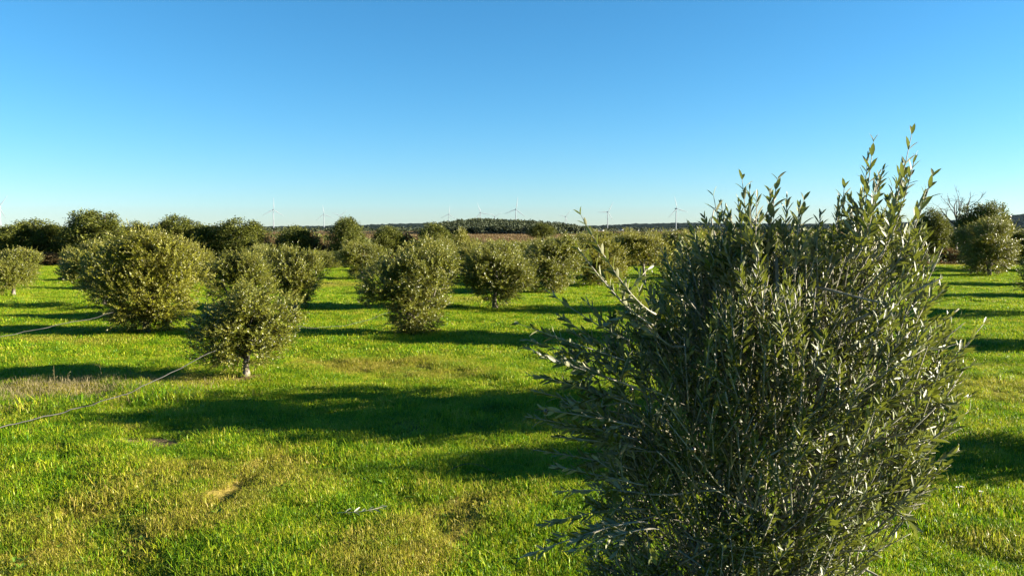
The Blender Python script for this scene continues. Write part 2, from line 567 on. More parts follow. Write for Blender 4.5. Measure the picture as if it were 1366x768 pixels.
# lobes: centre, radii.  Width about 2.6 m, height about 2.5 m
OLK = {
    'small': dict(seed=16, trunk_h=0.55, nshoot=3000, forks=6, lean=(0.06, 0), lobes=sat(1, [((0, 0, 1.3), (0.95, 0.95, 0.95)), ((-0.1, -0.1, 0.75), (0.9, 0.8, 0.4)), ((-0.5, 0, 1.3), (0.75, 0.7, 0.7)), ((0.55, 0.1, 1.5), (0.65, 0.65, 0.7)), ((0.2, -0.2, 1.85), (0.6, 0.6, 0.45)), ((-0.4, 0, 1.75), (0.55, 0.5, 0.5))], 4)),
    'leaning': dict(seed=17, trunk_h=0.4, nshoot=3300, forks=7, lean=(0.1, 0), lobes=sat(2, [((0.25, 0, 1.0), (0.85, 0.8, 0.85)), ((-0.55, 0, 1.55), (0.75, 0.7, 0.65)), ((0.5, 0, 1.75), (0.75, 0.7, 0.65)), ((0.0, 0.1, 1.95), (0.6, 0.6, 0.5)), ((0.3, -0.1, 0.5), (0.7, 0.6, 0.4))], 9)),
    'great': dict(seed=18, trunk_h=0.4, nshoot=4200, forks=7, mat='olive_yellow', lobes=sat(3, [((-0.1, 0, 1.0), (1.0, 0.9, 0.9)), ((0.55, 0.1, 1.5), (0.75, 0.8, 0.8)), ((-0.7, 0, 1.4), (0.7, 0.7, 0.75)), ((0.25, 0, 2.0), (0.6, 0.6, 0.45)), ((-0.3, 0, 1.9), (0.5, 0.5, 0.4)), ((0.2, -0.2, 0.6), (0.9, 0.8, 0.5))], 10)),
    'round': dict(seed=11, trunk_h=0.62, nshoot=2800, forks=5, lobes=sat(4, [((0, 0, 1.35), (1.0, 0.95, 0.9)), ((0.45, 0.2, 1.75), (0.6, 0.6, 0.55)), ((-0.5, -0.2, 1.5), (0.65, 0.6, 0.6)), ((0.1, -0.4, 1.0), (0.8, 0.6, 0.6))])),
    'skirted': dict(seed=12, trunk_h=0.4, nshoot=3300, forks=6, lean=(0.05, 0), lobes=sat(5, [((0, 0, 1.2), (1.0, 0.95, 1.0)), ((-0.55, 0.1, 1.6), (0.75, 0.7, 0.7)), ((0.5, 0, 1.55), (0.75, 0.7, 0.75)), ((0.15, -0.2, 0.65), (0.85, 0.8, 0.55)), ((0.0, 0.1, 1.95), (0.5, 0.5, 0.45))])),
    'upright': dict(seed=13, trunk_h=0.5, nshoot=2600, forks=5, lobes=sat(6, [((0, 0, 1.3), (0.85, 0.9, 1.0)), ((0.3, 0.1, 1.85), (0.5, 0.5, 0.6)), ((-0.35, 0.15, 1.7), (0.5, 0.5, 0.6)), ((0.6, -0.1, 1.1), (0.5, 0.5, 0.5))])),
    'wide': dict(seed=14, trunk_h=0.45, nshoot=3000, forks=6, lean=(-0.1, 0.1), mat='olive_yellow', lobes=sat(7, [((-0.45, 0, 1.15), (0.85, 0.9, 1.0)), ((0.5, 0.1, 1.15), (0.8, 0.9, 1.0)), ((0, -0.1, 0.7), (1.0, 0.9, 0.6)), ((0.1, 0, 1.85), (0.6, 0.6, 0.5)), ((-0.7, 0, 1.7), (0.45, 0.5, 0.5))])),
    'forked': dict(seed=15, trunk_h=0.85, nshoot=2200, forks=5, mat='olive_yellow', lobes=sat(8, [((0, 0, 1.7), (0.9, 0.9, 0.6)), ((0.5, 0.1, 1.8), (0.6, 0.6, 0.5)), ((-0.5, -0.1, 1.75), (0.6, 0.6, 0.5)), ((0, 0, 2.0), (0.6, 0.6, 0.4))])),
}
for k_, v_ in OLK.items(): S[k_] = (make_olive, dict(v_, H=2.4))


def make_oak(name, seed, lobes, trunk_h, n=2600, leaf=0.13, mat='oak', forks=5, tr=0.16, shell=0.28, thr=-0.05):
    """dense broad crown; height about 4.4 m, width about 5 m before scaling"""
    g = np.random.default_rng(seed)
    root = empty(name)
    path = curved((0, 0, -0.1), (0.1, 0, trunk_h), 6, 0.07, g)
    b = MB(); b.tube(path, np.linspace(tr, tr * 0.7, 6), 9); link_mesh('trunk', b.mesh('oak_trunk', M['bark_dark'], True), root)
    for k in range(forks):
        lb = lobes[k % len(lobes)]
        p = curved(path[-1] - (0, 0, 0.05), np.array(lb[0]) + g.normal(0, 0.25, 3), 6, 0.08, g)
        b = MB(); b.tube(p, np.linspace(tr * 0.55, 0.03, 6), 7)
        link_mesh('branch', b.mesh('oak_branch', M['bark_dark'], True), root)
    # tufts gathered on the outside of each lobe
    P, D = lobe_points(lobes, n, g, 2.0, thr, shell)
    k = 9
    PP = np.repeat(P, k, 0) + g.normal(0, 0.11, (n * k, 3))
    DD = nrm(np.repeat(D, k, 0) * 0.8 + g.normal(0, 0.7, (n * k, 3)) + (0, 0, 0.2))
    NN = nrm(np.cross(DD, g.normal(size=DD.shape)))
    NN *= np.sign((NN * (np.repeat(D, k, 0) + np.array([0, 0, 0.6]))).sum(-1, keepdims=True))
    ln = g.uniform(0.7, 1.2, n * k) * leaf
    Vv, Q, T = place_leaves(PP, DD, NN, ln, ln * 0.55, TPL1)
    fo = link_mesh('foliage', mesh_np('oak_foliage', Vv, [T], M[mat]), root)
    fo['kind'] = 'stuff'
    return root


S['oak_broad'] = (make_oak, dict(seed=21, trunk_h=1.2,
    lobes=[((0, 0, 2.5), (1.7, 1.6, 1.3)), ((-1.2, 0, 2.2), (1.1, 1.2, 1.0)), ((1.3, 0, 2.1), (1.2, 1.2, 1.0)), ((0.2, 0, 3.4), (1.1, 1.1, 0.8)), ((-0.9, 0, 3.1), (0.7, 0.8, 0.7)), ((1.1, -0.3, 3.0), (0.8, 0.8, 0.7)), ((0, -0.4, 1.5), (1.5, 1.3, 0.7))]))
S['oak_round'] = (make_oak, dict(seed=22, trunk_h=1.0,
    lobes=[((0, 0, 2.2), (1.9, 1.8, 1.6)), ((0.7, 0, 3.2), (1.1, 1.1, 0.9)), ((-0.8, 0.2, 3.2), (1.1, 1.1, 0.8)), ((-1.6, 0, 1.9), (0.8, 0.9, 1.0)), ((1.6, 0.1, 1.8), (0.9, 0.9, 1.0)), ((0, -0.5, 1.0), (1.6, 1.3, 0.8))]))
S['oak_uneven'] = (make_oak, dict(seed=23, trunk_h=1.1,
    lobes=[((-0.9, 0, 2.4), (1.4, 1.4, 1.5)), ((-0.7, 0, 3.4), (0.9, 0.9, 0.8)), ((1.0, 0, 2.2), (1.3, 1.3, 1.2)), ((1.7, 0, 2.9), (0.6, 0.7, 0.6)), ((0.5, 0, 3.0), (0.9, 0.9, 0.7)), ((0.1, -0.3, 1.2), (1.8, 1.4, 0.9))]))
for nm, mt in (('autumn', 'autumn'), ('russet', 'russet'), ('green', 'olive_yellow')):
    S['shrub_' + nm] = (make_oak, dict(seed=30 + len(nm), trunk_h=0.4, n=1500, leaf=0.16, mat=mt, forks=4, tr=0.07, shell=0.5, thr=-0.2,
        lobes=[((0, 0, 1.9), (1.8, 1.6, 1.5)), ((-1.3, 0, 1.6), (1.1, 1.1, 1.2)), ((1.3, 0, 1.7), (1.1, 1.1, 1.4)), ((0.4, 0, 3.1), (0.9, 0.9, 0.9))]))

KINDS = {}


def sat(seed, lobes, n=7):
    g = np.random.default_rng(seed); out = list(lobes)
    for i in range(n):
        c, rr = lobes[int(g.integers(0, len(lobes)))]
        d = nrm(g.normal(size=3) + (0, 0, 0.35)); q = g.uniform(0.2, 0.42)
        out.append((tuple(np.array(c) + d * np.array(rr) * g.uniform(0.8, 1.08)), (q, q, q * g.uniform(0.8, 1.3))))
    return out
DIMS = {'small': (2.75, 2.6), 'leaning': (2.75, 2.6), 'great': (3.0, 2.65), 'round': (2.6, 2.55), 'skirted': (2.75, 2.65), 'upright': (2.45, 2.65), 'wide': (2.9, 2.55), 'forked': (2.6, 2.6),
        'oak_broad': (5.2, 4.3), 'oak_round': (5.0, 4.3), 'oak_uneven': (5.0, 4.3), 'shrub_autumn': (5.0, 4.1), 'shrub_russet': (5.0, 4.1), 'shrub_green': (5.0, 4.1)}


def put(kind, name, x, y, w, h, label, cat, group=None, rz=None):
    if kind not in KINDS:
        fn, kw = S[kind]
        o = fn(name, **kw); KINDS[kind] = o
        fm_ = [c for c in o.children if c.name.startswith('foliage')][0].data
        co = np.empty(len(fm_.vertices) * 3, np.float32); fm_.vertices.foreach_get('co', co); co = co.reshape(-1, 3)
        q = np.percentile(co, [1.0, 99.0], axis=0)
        DIMS[kind] = ((q[1, 0] - q[0, 0]) * (1.0 if rz == 0.0 else 0.5) + (0 if rz == 0.0 else 0.5 * (q[1, 1] - q[0, 1])), float(np.percentile(co[:, 2], 99.3)))
    else:
        o = copy_tree(KINDS[kind])
        o.name = name
    dw, dh = DIMS[kind]
    w *= 0.9 if kind in OLK else 0.97; h *= 0.98
    o.location = (x, y, float(hgt(x, y)))
    o.rotation_euler = (0, 0, random.uniform(0, 6.28) if rz is None else rz)
    o.scale = (w / dw, w / dw, h / dh)
    if 'group' in o: del o['group']
    tag(o, label, cat, group)
    return o


def put_px(kind, name, px, base, left, right, top, label, cat, group=None, rz=None):
    x, y = G(px, base)
    w = (right - left) / FPX * y
    h = CAM_H - (top - 306) / FPX * y
    return put(kind, name, x, y, w, h, label, cat, group, rz)


OG = 'olive trees planted in rows on the meadow'
OL = [  # kind, trunk px, base py, left, right, top, label
    ('small', 327, 501, 238, 390, 376, 'small round olive tree with a pale bare trunk, nearest on the left'),
    ('leaning', 543, 445, 476, 608, 324, 'bushy olive tree reaching down to the grass, nearest in the middle of the meadow'),
    ('upright', 575, 410, 520, 616, 318, 'olive tree half hidden behind the bushy olive in the middle'),
    ('round', 661, 411, 615, 714, 322, 'round olive tree with a short dark trunk, just right of the bushy middle olive'),
    ('skirted', 738, 390, 698, 782, 313, 'full olive tree left of the tall single shoot of the foreground olive'),
    ('wide', 800, 381, 764, 838, 312, 'yellowish olive tree behind the tall single shoot of the foreground olive'),
    ('forked', 858, 378, 826, 890, 311, 'yellow-green olive tree with a pale forked trunk, beside the foreground olive'),
    ('great', 196, 442, 126, 277, 308, 'largest olive tree on the left, wide yellowish crown down to the grass'),
    ('upright', 137, 409, 82, 172, 322, 'olive tree with a thin trunk showing, left behind the largest left-hand olive'),
    ('upright', 318, 424, 268, 362, 335, 'olive tree with pale upright shoots, right behind the small round one'),
    ('round', 394, 413, 352, 432, 328, 'olive tree with a short pale trunk at the left edge of the open grass lane'),
    ('round', 18, 394, -24, 46, 332, 'round olive tree with a pale trunk, leftmost in the photo'),
    ('skirted', 103, 374, 78, 124, 330, 'far dark olive tree peeping out left of the left-hand olives'),
    ('skirted', 482, 372, 455, 512, 322, 'far dark olive tree at the right edge of the open grass lane'),
    ('wide', 250, 385, 215, 285, 322, 'far olive tree behind the largest left-hand olive'),
    ('upright', 905, 368, 878, 935, 309, 'far olive tree right of the forked one, seen through the foreground shoots'),
    ('wide', 836, 357, 812, 862, 309, 'small far olive tree between the yellowish and the forked ones'),
    ('wide', 950, 372, 915, 990, 312, 'far yellow-green olive tree seen through the top of the foreground olive'),
    ('wide', 634, 366, 600, 668, 321, 'distant olive tree behind the round one, left of the peeping one'),
    ('skirted', 722, 362, 692, 752, 318, 'distant olive tree behind the full one, under the small dark tree of the field'),
    ('round', 768, 364, 742, 796, 313, 'distant olive tree just left of the yellowish one'),
    ('skirted', 880, 356, 856, 906, 309, 'distant olive tree between the forked one and the foreground shoots'),
    ('upright', 812, 352, 790, 836, 310, 'most distant olive tree above the yellowish one'),
    ('wide', 918, 354, 892, 944, 310, 'distant yellow-green olive tree beside the orange bush'),
    ('round', 655, 356, 632, 680, 321, 'most distant olive tree above the round one'),
    ('wide', 590, 362, 566, 618, 318, 'distant olive tree at the right shoulder of the half hidden one'),
    ('round', 350, 372, 326, 372, 326, 'distant olive tree between the pale-shoot one and the lane-edge one'),
    ('skirted', 440, 358, 424, 462, 334, 'small distant olive at the head of the open grass lane'),
    ('round', 690, 372, 664, 716, 322, 'far olive tree peeping out between two round ones right of the middle'),
]
for k, px, by, l, r, t, lab in OL:
    put_px(k, 'olive_tree', px, by, l, r, t, lab, 'olive tree', OG, 0.0 if k in ('small', 'leaning', 'great') else None)
OW = [  # hidden by the foreground olive, or just outside the frame: their shadows fall across the picture
    ('skirted', 3.3, 11.3, 3.0, 2.5, 'olive tree behind the foreground olive, casting the broad shadow in front of it'),
    ('round', 4.9, 18.9, 2.5, 2.45, 'second olive tree in line behind the foreground olive'),
    ('wide', 6.6, 25.6, 2.6, 2.4, 'third olive tree in line behind the foreground olive'),
    ('skirted', 7.5, 8.8, 2.2, 2.4, 'olive tree just past the right edge, casting the shadow low at right'),
    ('round', 13.8, 17.7, 2.6, 2.4, 'olive tree past the right edge beyond the nearest one'),
    ('upright', 17.6, 24.3, 2.6, 2.4, 'third olive tree along the row at the right edge'),
    ('wide', 22.5, 31.0, 2.7, 2.4, 'fourth olive tree along the row at the right edge'),
    ('wide', 26.5, 37.6, 2.8, 2.4, 'olive tree past the right edge farthest along the row at the right edge'),
    ('round', -17.0, 17.0, 2.5, 2.3, 'olive tree past the left edge'),
]
for k, x, y, w, h, lab in OW:
    put(k, 'olive_tree', x, y, w, h, lab, 'olive tree', OG)

KG = 'dark round trees along the far side of the meadow'
for k, px, by, l, r, t, lab in [
    ('oak_broad', 44, 352, 0, 88, 294, 'broad dark tree with a pale trunk showing, second from the left edge'),
    ('oak_round', -22, 350, -52, 14, 302, 'dark tree cut off by the left edge of the photo'),
    ('oak_round', 128, 353, 86, 172, 282, 'tallest dark domed tree on the left of the far tree line'),
    ('oak_uneven', 187, 351, 160, 216, 297, 'low dark tree tucked right of the tallest domed tree'),
    ('oak_broad', 240, 352, 208, 273, 289, 'dark domed tree right above the largest left-hand olive'),
    ('oak_uneven', 309, 353, 268, 352, 294, 'very dark wide tree with two humps, left of the first wind turbine'),
    ('oak_uneven', 397, 352, 364, 430, 303, 'low olive-green tree right under the first wind turbine'),
    ('oak_round', 463, 353, 437, 491, 291, 'dark rounded tree standing clear above the open grass lane'),
    ('oak_broad', 520, 351, 497, 546, 303, 'small dark tree behind the middle olives, left of the russet field'),
    ('oak_uneven', 582, 350, 556, 614, 299, 'dark tree with a lit right side, just left of the wooded rise'),
]:
    put_px(k, 'oak_tree', px, by, l, r, t, lab, 'tree', KG)
put(*('oak_broad', 'oak_tree', *G(724, 322), 5.6, 4.0), 'small very dark tree alone in the russet field below the wooded rise', 'tree')
put_px('oak_broad', 'oak_tree', 1243, 352, 1222, 1264, 280, 'dark round tree left of the bare tree at right', 'tree')
put_px('oak_round', 'oak_tree', 1309, 358, 1280, 1342, 271, 'tall dark tree right of the bare tree', 'tree')
put_px('skirted', 'olive_tree', 1318, 368, 1280, 1358, 290, 'large olive with a sunlit right side in front of the tall dark tree at right', 'olive tree')
put_px('oak_uneven', 'oak_tree', 1385, 362, 1350, 1420, 300, 'dark tree cut off by the right edge of the photo', 'tree')

for k, px, by, l, r, t, lab in [
    ('shrub_autumn', 455, 353, 428, 482, 329, 'ochre bush at the far end of the open grass lane'),
    ('shrub_russet', 412, 352, 388, 436, 312, 'russet brown bush left of the ochre one'),
    ('shrub_russet', 357, 350, 345, 378, 312, 'pale brown bush between the two-humped tree and the low olive-green tree'),
    ('shrub_green', 614, 346, 596, 628, 306, 'light green bush right of the tree beside the wooded rise'),
    ('shrub_russet', 449, 349, 438, 462, 306, 'brown bare-looking bush at the left foot of the rounded dark tree'),
    ('shrub_russet', 72, 354, 50, 92, 336, 'rusty bush under the broad tree at far left'),
    ('shrub_autumn', 934, 350, 924, 946, 326, 'small orange bush seen through the foreground shoots'),
    ('shrub_green', 868, 346, 846, 892, 309, 'light green bush behind the forked olive'),
    ('shrub_green', 788, 345, 768, 810, 312, 'light green bush behind the yellowish olive'),
    ('shrub_russet', 545, 350, 530, 562, 312, 'brown bush between the two small dark trees'),
    ('shrub_russet', 1262, 352, 1244, 1282, 330, 'brown bush at the foot of the bare tree'),
]:
    put_px(k, 'shrub', px, by, l, r, t, lab, 'shrub')

# bare tree -------------------------------------------------------------
def bare_tree(x, y, H):
    g = np.random.default_rng(5)
    root = empty('bare_tree', (x, y, 0))
    tag(root, 'leafless tree with spreading bare branches, standing above the right-hand trees', 'tree')
    tp = curved((0, 0, -0.1), (0.15, 0, H * 0.52), 7, 0.03, g)
    b = MB(); b.tube(tp, np.linspace(0.24, 0.15, 7), 9); link_mesh('trunk', b.mesh('bare_trunk', M['bark_dark'], True), root)
    def grow(b, p, d, L, r, lv):
        n = 5; path = [p]
        for i in range(n - 1):
            d = nrm(d + g.normal(0, 0.16, 3) + (0, 0, 0.05)); path.append(path[-1] + d * L / (n - 1))
        b.tube(path, np.linspace(r, r * 0.55, n), 6 if lv < 2 else 4)
        if lv >= 3: return
        for k in range(3):
            s = path[int(g.integers(2, n))]
            grow(b, s, nrm(d + g.normal(0, 0.6, 3) * (1, 0.8, 0.7)), L * g.uniform(0.5, 0.72), r * 0.5, lv + 1)
    for dx, dz, L in ((-1.0, 0.45, 1.9), (0.9, 0.9, 1.9), (-0.3, 1.2, 1.6), (0.25, 1.3, 1.6), (1.0, 0.2, 1.3), (0.1, 0.8, 1.1)):
        b = MB(); grow(b, tp[-1] - (0, 0, g.uniform(0, 0.5)), nrm(np.array([dx, g.normal(0, 0.3), dz])), L, 0.07, 0)
        link_mesh('branch', b.mesh('bare_branch', M['bark_dark'], True), root)


bx_, by_ = G(1272, 350)
bare_tree(bx_, by_, CAM_H + (306 - 249) / FPX * by_)

# ------------------------------------------------------------------ scrub, russet field, wood, hills
def scatter_cards(P, size, mat, g, asp=0.5, upb=0.6):
    n = len(P)
    A = nrm(g.normal(size=(n, 3)) * 0.8 + (0, 0, upb))
    Nn = nrm(np.cross(A, g.normal(size=(n, 3))))
    Vv, Q, T = place_leaves(P, A, Nn, size, size * asp, TPL1)
    return Vv, T


def card_stuff(name, P, size, mat, seed, asp=0.5, upb=0.6):
    g = np.random.default_rng(seed)
    Vv, T = scatter_cards(P, size, mat, g, asp, upb)
    o = link_mesh(name, mesh_np(name, Vv, [T], mat))
    return o


g = np.random.default_rng(41)
# rough bank of dry growth where the meadow ends
def bank(n, y0, y1, hmax, seed):
    g = np.random.default_rng(seed)
    y = g.uniform(y0, y1, n); x = g.uniform(-0.74, 0.74, n) * y
    cl = smoothstep(-0.5, 0.6, wob(x, y, 0.35, seed)) * 0.8 + 0.2
    z = g.random(n) ** 1.3 * hmax * cl
    return np.stack([x, y, z], -1)


P = bank(26000, 58.5, 66, 0.9, 3)
o = card_stuff('dry_scrub', P, np.random.default_rng(1).uniform(0.12, 0.3, len(P)), M['russet'], 1, 0.22, 1.2)
tag(o, 'rusty brown dry scrub along the far edge of the meadow', 'scrub', kind='stuff')
P = bank(60000, 59, 80, 1.7, 6)
o = card_stuff('green_scrub', P, np.random.default_rng(2).uniform(0.18, 0.4, len(P)), M['oak'], 2, 0.5, 0.5)
tag(o, 'dark green scrub behind the rusty scrub at the far edge of the meadow', 'scrub', kind='stuff')
P = bank(60000, 100, 420, 0.7, 8)
o = card_stuff('russet_field', P, np.random.default_rng(3).uniform(0.25, 0.6, len(P)), M['russet'], 3, 0.5, 0.8)
tag(o, 'russet brown field stretching to the foot of the wooded rise', 'field', kind='stuff')


def interp_px(pts, px):
    a = np.array(pts, float); return np.interp(px, a[:, 0], a[:, 1])


# green hedge growth beyond the scrub, left and right of the open russet field
g = np.random.default_rng(61)
n = 90000
y = g.uniform(82, 100, n); px = np.where(g.random(n) < 0.52, g.uniform(-40, 560, n), g.uniform(770, 1420, n)); x = (px - CX) / FPX * y
hh = (1.9 + 0.9 * wob(x, y * 0.3, 0.45, 2.0) + 0.5 * wob(x, y, 1.3, 5.0)) * np.where(px < 760, 1 - 0.55 * smoothstep(440, 560, px), 1.0)
P = np.stack([x, y, g.random(n) ** 0.8 * np.clip(hh, 0.4, 2.9)], -1)
o = card_stuff('hedgerow', P, g.uniform(0.16, 0.36, n), M['oak'], 9, 0.6, 0.4)
tag(o, 'uneven dark green hedge growth between and behind the round trees', 'hedge', kind='stuff')

# the wooded rise
RISE = [(500, 312), (560, 309), (590, 302), (615, 297), (640, 296), (700, 299), (740, 304), (775, 309), (850, 312)]
D0 = 520.0


def rise_z(x, y):
    px = CX + x / D0 * FPX
    top = interp_px(RISE, px)
    z = np.maximum(0.0, (313 - top) / FPX * D0 * 0.62)
    return z * smoothstep(430, 530, y) * (1 - smoothstep(600, 720, y))


xs = np.linspace(-140, 100, 90); ys = np.linspace(425, 725, 40)
X, Y = np.meshgrid(xs, ys); Z = rise_z(X, Y) - 0.3 + 0.1 * np.random.default_rng(4).random(X.shape)
idx = np.arange(X.size).reshape(X.shape)
F = np.stack([idx[:-1, :-1], idx[:-1, 1:], idx[1:, 1:], idx[1:, :-1]], -1).reshape(-1, 4)
tag(link_mesh('rise', mesh_np('rise', np.stack([X, Y, Z], -1).reshape(-1, 3), F, M['hill'], True)), kind='structure')
g = np.random.default_rng(44)
PP = []
for i in range(900):
    y = g.uniform(440, 640)
    px = g.triangular(560, 650, 790) if i % 3 else g.uniform(585, 770)
    x = (px - CX) / FPX * y
    z0 = float(rise_z(np.array(x), np.array(y)))
    edge = smoothstep(560, 600, px) * (1 - smoothstep(750, 830, px))
    h = g.uniform(3.0, 5.2) * (0.55 + 0.45 * edge); w = g.uniform(1.5, 2.8)
    n = 90
    d = nrm(g.normal(size=(n, 3))); rr = g.random((n, 1)) ** 0.35
    PP.append(np.array([x, y, z0 + h * 0.58]) + d * rr * np.array([w, w, h * 0.42]))
PP = np.concatenate(PP)
o = card_stuff('pine_wood', PP, g.uniform(0.7, 1.4, len(PP)), M['wood_pine'], 5, 0.6, 0.4)
tag(o, 'dark green wood covering the low rise under the wind turbines', 'wood', kind='stuff')
# a strip of far trees across the plain
g = np.random.default_rng(45)
PP = []
for i in range(1100):
    y = g.uniform(700, 1150); x = g.uniform(-0.7, 0.7) * y
    h = g.uniform(2.5, 5.5); w = g.uniform(2.5, 5); n = 40
    if g.random() > 0.55 + 0.45 * math.sin(x * 0.01 + y * 0.02): continue
    d = nrm(g.normal(size=(n, 3))); rr = g.random((n, 1)) ** 0.35
    PP.append(np.array([x, y, h * 0.5]) + d * rr * np.array([w, w, h * 0.5]))
PP = np.concatenate(PP)
o = card_stuff('far_woodland', PP, g.uniform(1.2, 2.4, len(PP)), M['wood_pine'], 6, 0.7, 0.3)
tag(o, 'thin dark band of far woodland on the plain before the blue hills', 'wood', kind='stuff')


def hill_range(name, Yd, prof, seed, depth=700.0, rough=2.0):
    g = np.random.default_rng(seed)
    pxs = np.arange(prof[0][0], prof[-1][0] + 1, 2.0)
    top = interp_px(prof, pxs)
    xs = (pxs - CX) / FPX * Yd
    H = CAM_H + (306 - top) / FPX * Yd
    rows = np.linspace(-1, 1, 21)
    V = []
    for r in rows:
        f = math.cos(r * math.pi / 2) ** 1.2 if abs(r) < 1 else 0
        z = H * f + (g.normal(0, rough, len(xs)) * f if abs(r) < 0.95 else -2)
        V.append(np.stack([xs, np.full(len(xs), Yd + r * depth) + g.normal(0, 15, len(xs)), np.maximum(z, -0.5)], -1))
    V = np.concatenate(V); n = len(xs)
    idx = np.arange(len(V)).reshape(len(rows), n)
    F = np.stack([idx[:-1, :-1], idx[:-1, 1:], idx[1:, 1:], idx[1:, :-1]], -1).reshape(-1, 4)
    tag(link_mesh(name, mesh_np(name, V, F, M['hill'])), kind='structure')


hill_range('far_hills', 4200, [(-300, 303), (0, 303), (330, 303), (420, 302), (480, 301), (540, 298.5), (600, 298), (680, 301), (760, 302), (800, 301), (860, 298.5), (920, 297.5), (1000, 299), (1100, 299), (1200, 297), (1280, 294), (1330, 289), (1366, 286), (1450, 284), (1600, 290), (1700, 300)], 3)
hill_range('hills', 3000, [(-300, 305), (300, 304), (430, 304), (520, 301.5), (600, 302), (760, 303.5), (860, 302), (960, 302.5), (1100, 304), (1300, 303), (1366, 300), (1600, 300)], 9, 400, 1.2)

# pale low wall far out on the plain
b = MB()
w0, w1 = at(780, 309, 1250), at(905, 309, 1250)
for i in range(24):
    xa = w0[0] + (w1[0] - w0[0]) * i / 24; xb = w0[0] + (w1[0] - w0[0]) * (i + 1) / 24 - 0.4
    z1 = 2.6 + 0.3 * math.sin(i * 1.7)
    b.add([(xa, 1250, -1), (xb, 1250, -1), (xb, 1250.6, -1), (xa, 1250.6, -1), (xa, 1250, z1), (xb, 1250, z1), (xb, 1250.6, z1), (xa, 1250.6, z1)],
          [(0, 1, 5, 4), (1, 2, 6, 5), (2, 3, 7, 6), (3, 0, 4, 7), (4, 5, 6, 7)])
tag(link_mesh('boundary_wall', b.mesh('wall', M['wall'])), 'long thin pale line of low wall below the blue hills at right of the wood', 'wall')


# ------------------------------------------------------------------ wind turbines
def blade_mesh(Lb):
    st = [(0, 0.9, 0.9), (0.06, 0.95, 0.8), (0.2, 2.2, 0.6), (0.5, 1.5, 0.35), (0.8, 0.9, 0.2), (1.0, 0.25, 0.08)]
    V = []
    for i, (t, c, th) in enumerate(st):
        z = 1.2 + t * Lb
        V += [(-c * 0.35, 0, z), (c * 0.1, -th * 0.5, z), (c * 0.65, 0, z), (c * 0.1, th * 0.5, z)]
    Q = []
    for i in range(len(st) - 1):
        for j in range(4):
            Q.append((i * 4 + j, i * 4 + (j + 1) % 4, i * 4 + 4 + (j + 1) % 4, i * 4 + 4 + j))
    Q.append((20, 21, 22, 23)); Q.append((3, 2, 1, 0))
    return mesh_np('blade', V, np.array(Q), M['turbine'])


def make_turbine():
    root = empty('wind_turbine')
    b = MB(); zz = np.linspace(-2, 64, 8)
    b.tube(np.stack([zz * 0, zz * 0, zz], -1), np.linspace(1.7, 1.0, 8), 14)
    link_mesh('tower', b.mesh('tower', M['turbine'], True), root)
    b = MB(); yy = np.array([-3.4, -3.0, 0, 5, 7.4, 7.8]); b.tube(np.stack([yy * 0, yy, yy * 0 + 65.4], -1), [1.2, 1.7, 1.9, 1.8, 1.4, 0.9], 8)
    link_mesh('nacelle', b.mesh('nacelle', M['turbine'], True), root)
    hub = MB(); yy = np.array([-6.4, -6.0, -5.2, -4.2, -3.4]); hub.tube(np.stack([yy * 0, yy, yy * 0 + 65.4], -1), [0.2, 0.9, 1.4, 1.55, 1.5], 12)
    h = link_mesh('rotor_hub', hub.mesh('rotor_hub', M['turbine'], True), root)
    bm_ = blade_mesh(38)
    for k in range(3):
        bl = link_mesh('blade', bm_, root)
        bl.location = (0, -4.8, 65.4); bl.rotation_euler = (0, R(120 * k), 0)
    return root


TG = 'wind turbines on the horizon'
tb = None
for px, hub, Yd, rot, yaw, lab in [
    (366, 280, 2450, 2, 0.5, 'wind turbine left of the open grass lane, leftmost clear one, above the low olive-green tree'),
    (433, 286, 3000, -8, 0.4, 'small faint wind turbine just left of the rounded dark tree'),
    (455, 288, 3500, 50, 0.3, 'very faint wind turbine right above the rounded dark tree'),
    (599, 286, 3300, 5, 0.3, 'faint wind turbine above the left end of the wooded rise'),
    (641, 284, 2700, -20, 0.3, 'wind turbine above the highest part of the wood, one blade leaning left'),
    (660, 289, 3700, 60, 0.3, 'very faint small wind turbine between the two above the wood'),
    (688, 279.5, 2350, 8, 0.2, 'clearest wind turbine above the right half of the wood, one blade straight up'),
    (754, 289, 3600, 40, 0.3, 'faint wind turbine left of the tall single olive shoot'),
    (810, 283, 2600, 28, 0.3, 'wind turbine right of the tall single olive shoot'),
    (901, 278.5, 2300, -14, 0.3, 'tall wind turbine just left of the top of the foreground olive'),
    (3, 276, 2250, 35, 0.3, 'wind turbine cut by the left edge of the photo'),
]:
    if tb is None: o = tb = make_turbine()
    else: o = copy_tree(tb)
    x = (px - CX) / FPX * Yd
    hz = CAM_H + (306 - hub) / FPX * Yd
    o.location = (x, Yd, hz - 65.4); o.rotation_euler = (0, 0, yaw)
    for k, bl in enumerate([c for c in o.children if c.name.startswith('blade')]):
        bl.rotation_euler = (0, R(rot + 120 * k), 0)
    tag(o, lab, 'wind turbine', TG)

# ------------------------------------------------------------------ the foreground olive
g = np.random.default_rng(101)
fx, fy = 1.02, 3.15
tree = empty('olive_tree', (fx, fy, float(hgt(fx, fy))))
tag(tree, 'big leafy olive tree in the foreground with long upright shoots against the sky', 'olive tree')
base = np.array([fx, fy, 0.0])
b = MB(); tp = curved((0, 0, -0.1), (0.02, 0.0, 0.95), 8, 0.03, g)
b.tube(tp, [0.12, 0.09, 0.075, 0.07, 0.068, 0.066, 0.06, 0.05], 14)
link_mesh('trunk', b.mesh('fore_trunk', M['bark'], True), tree)


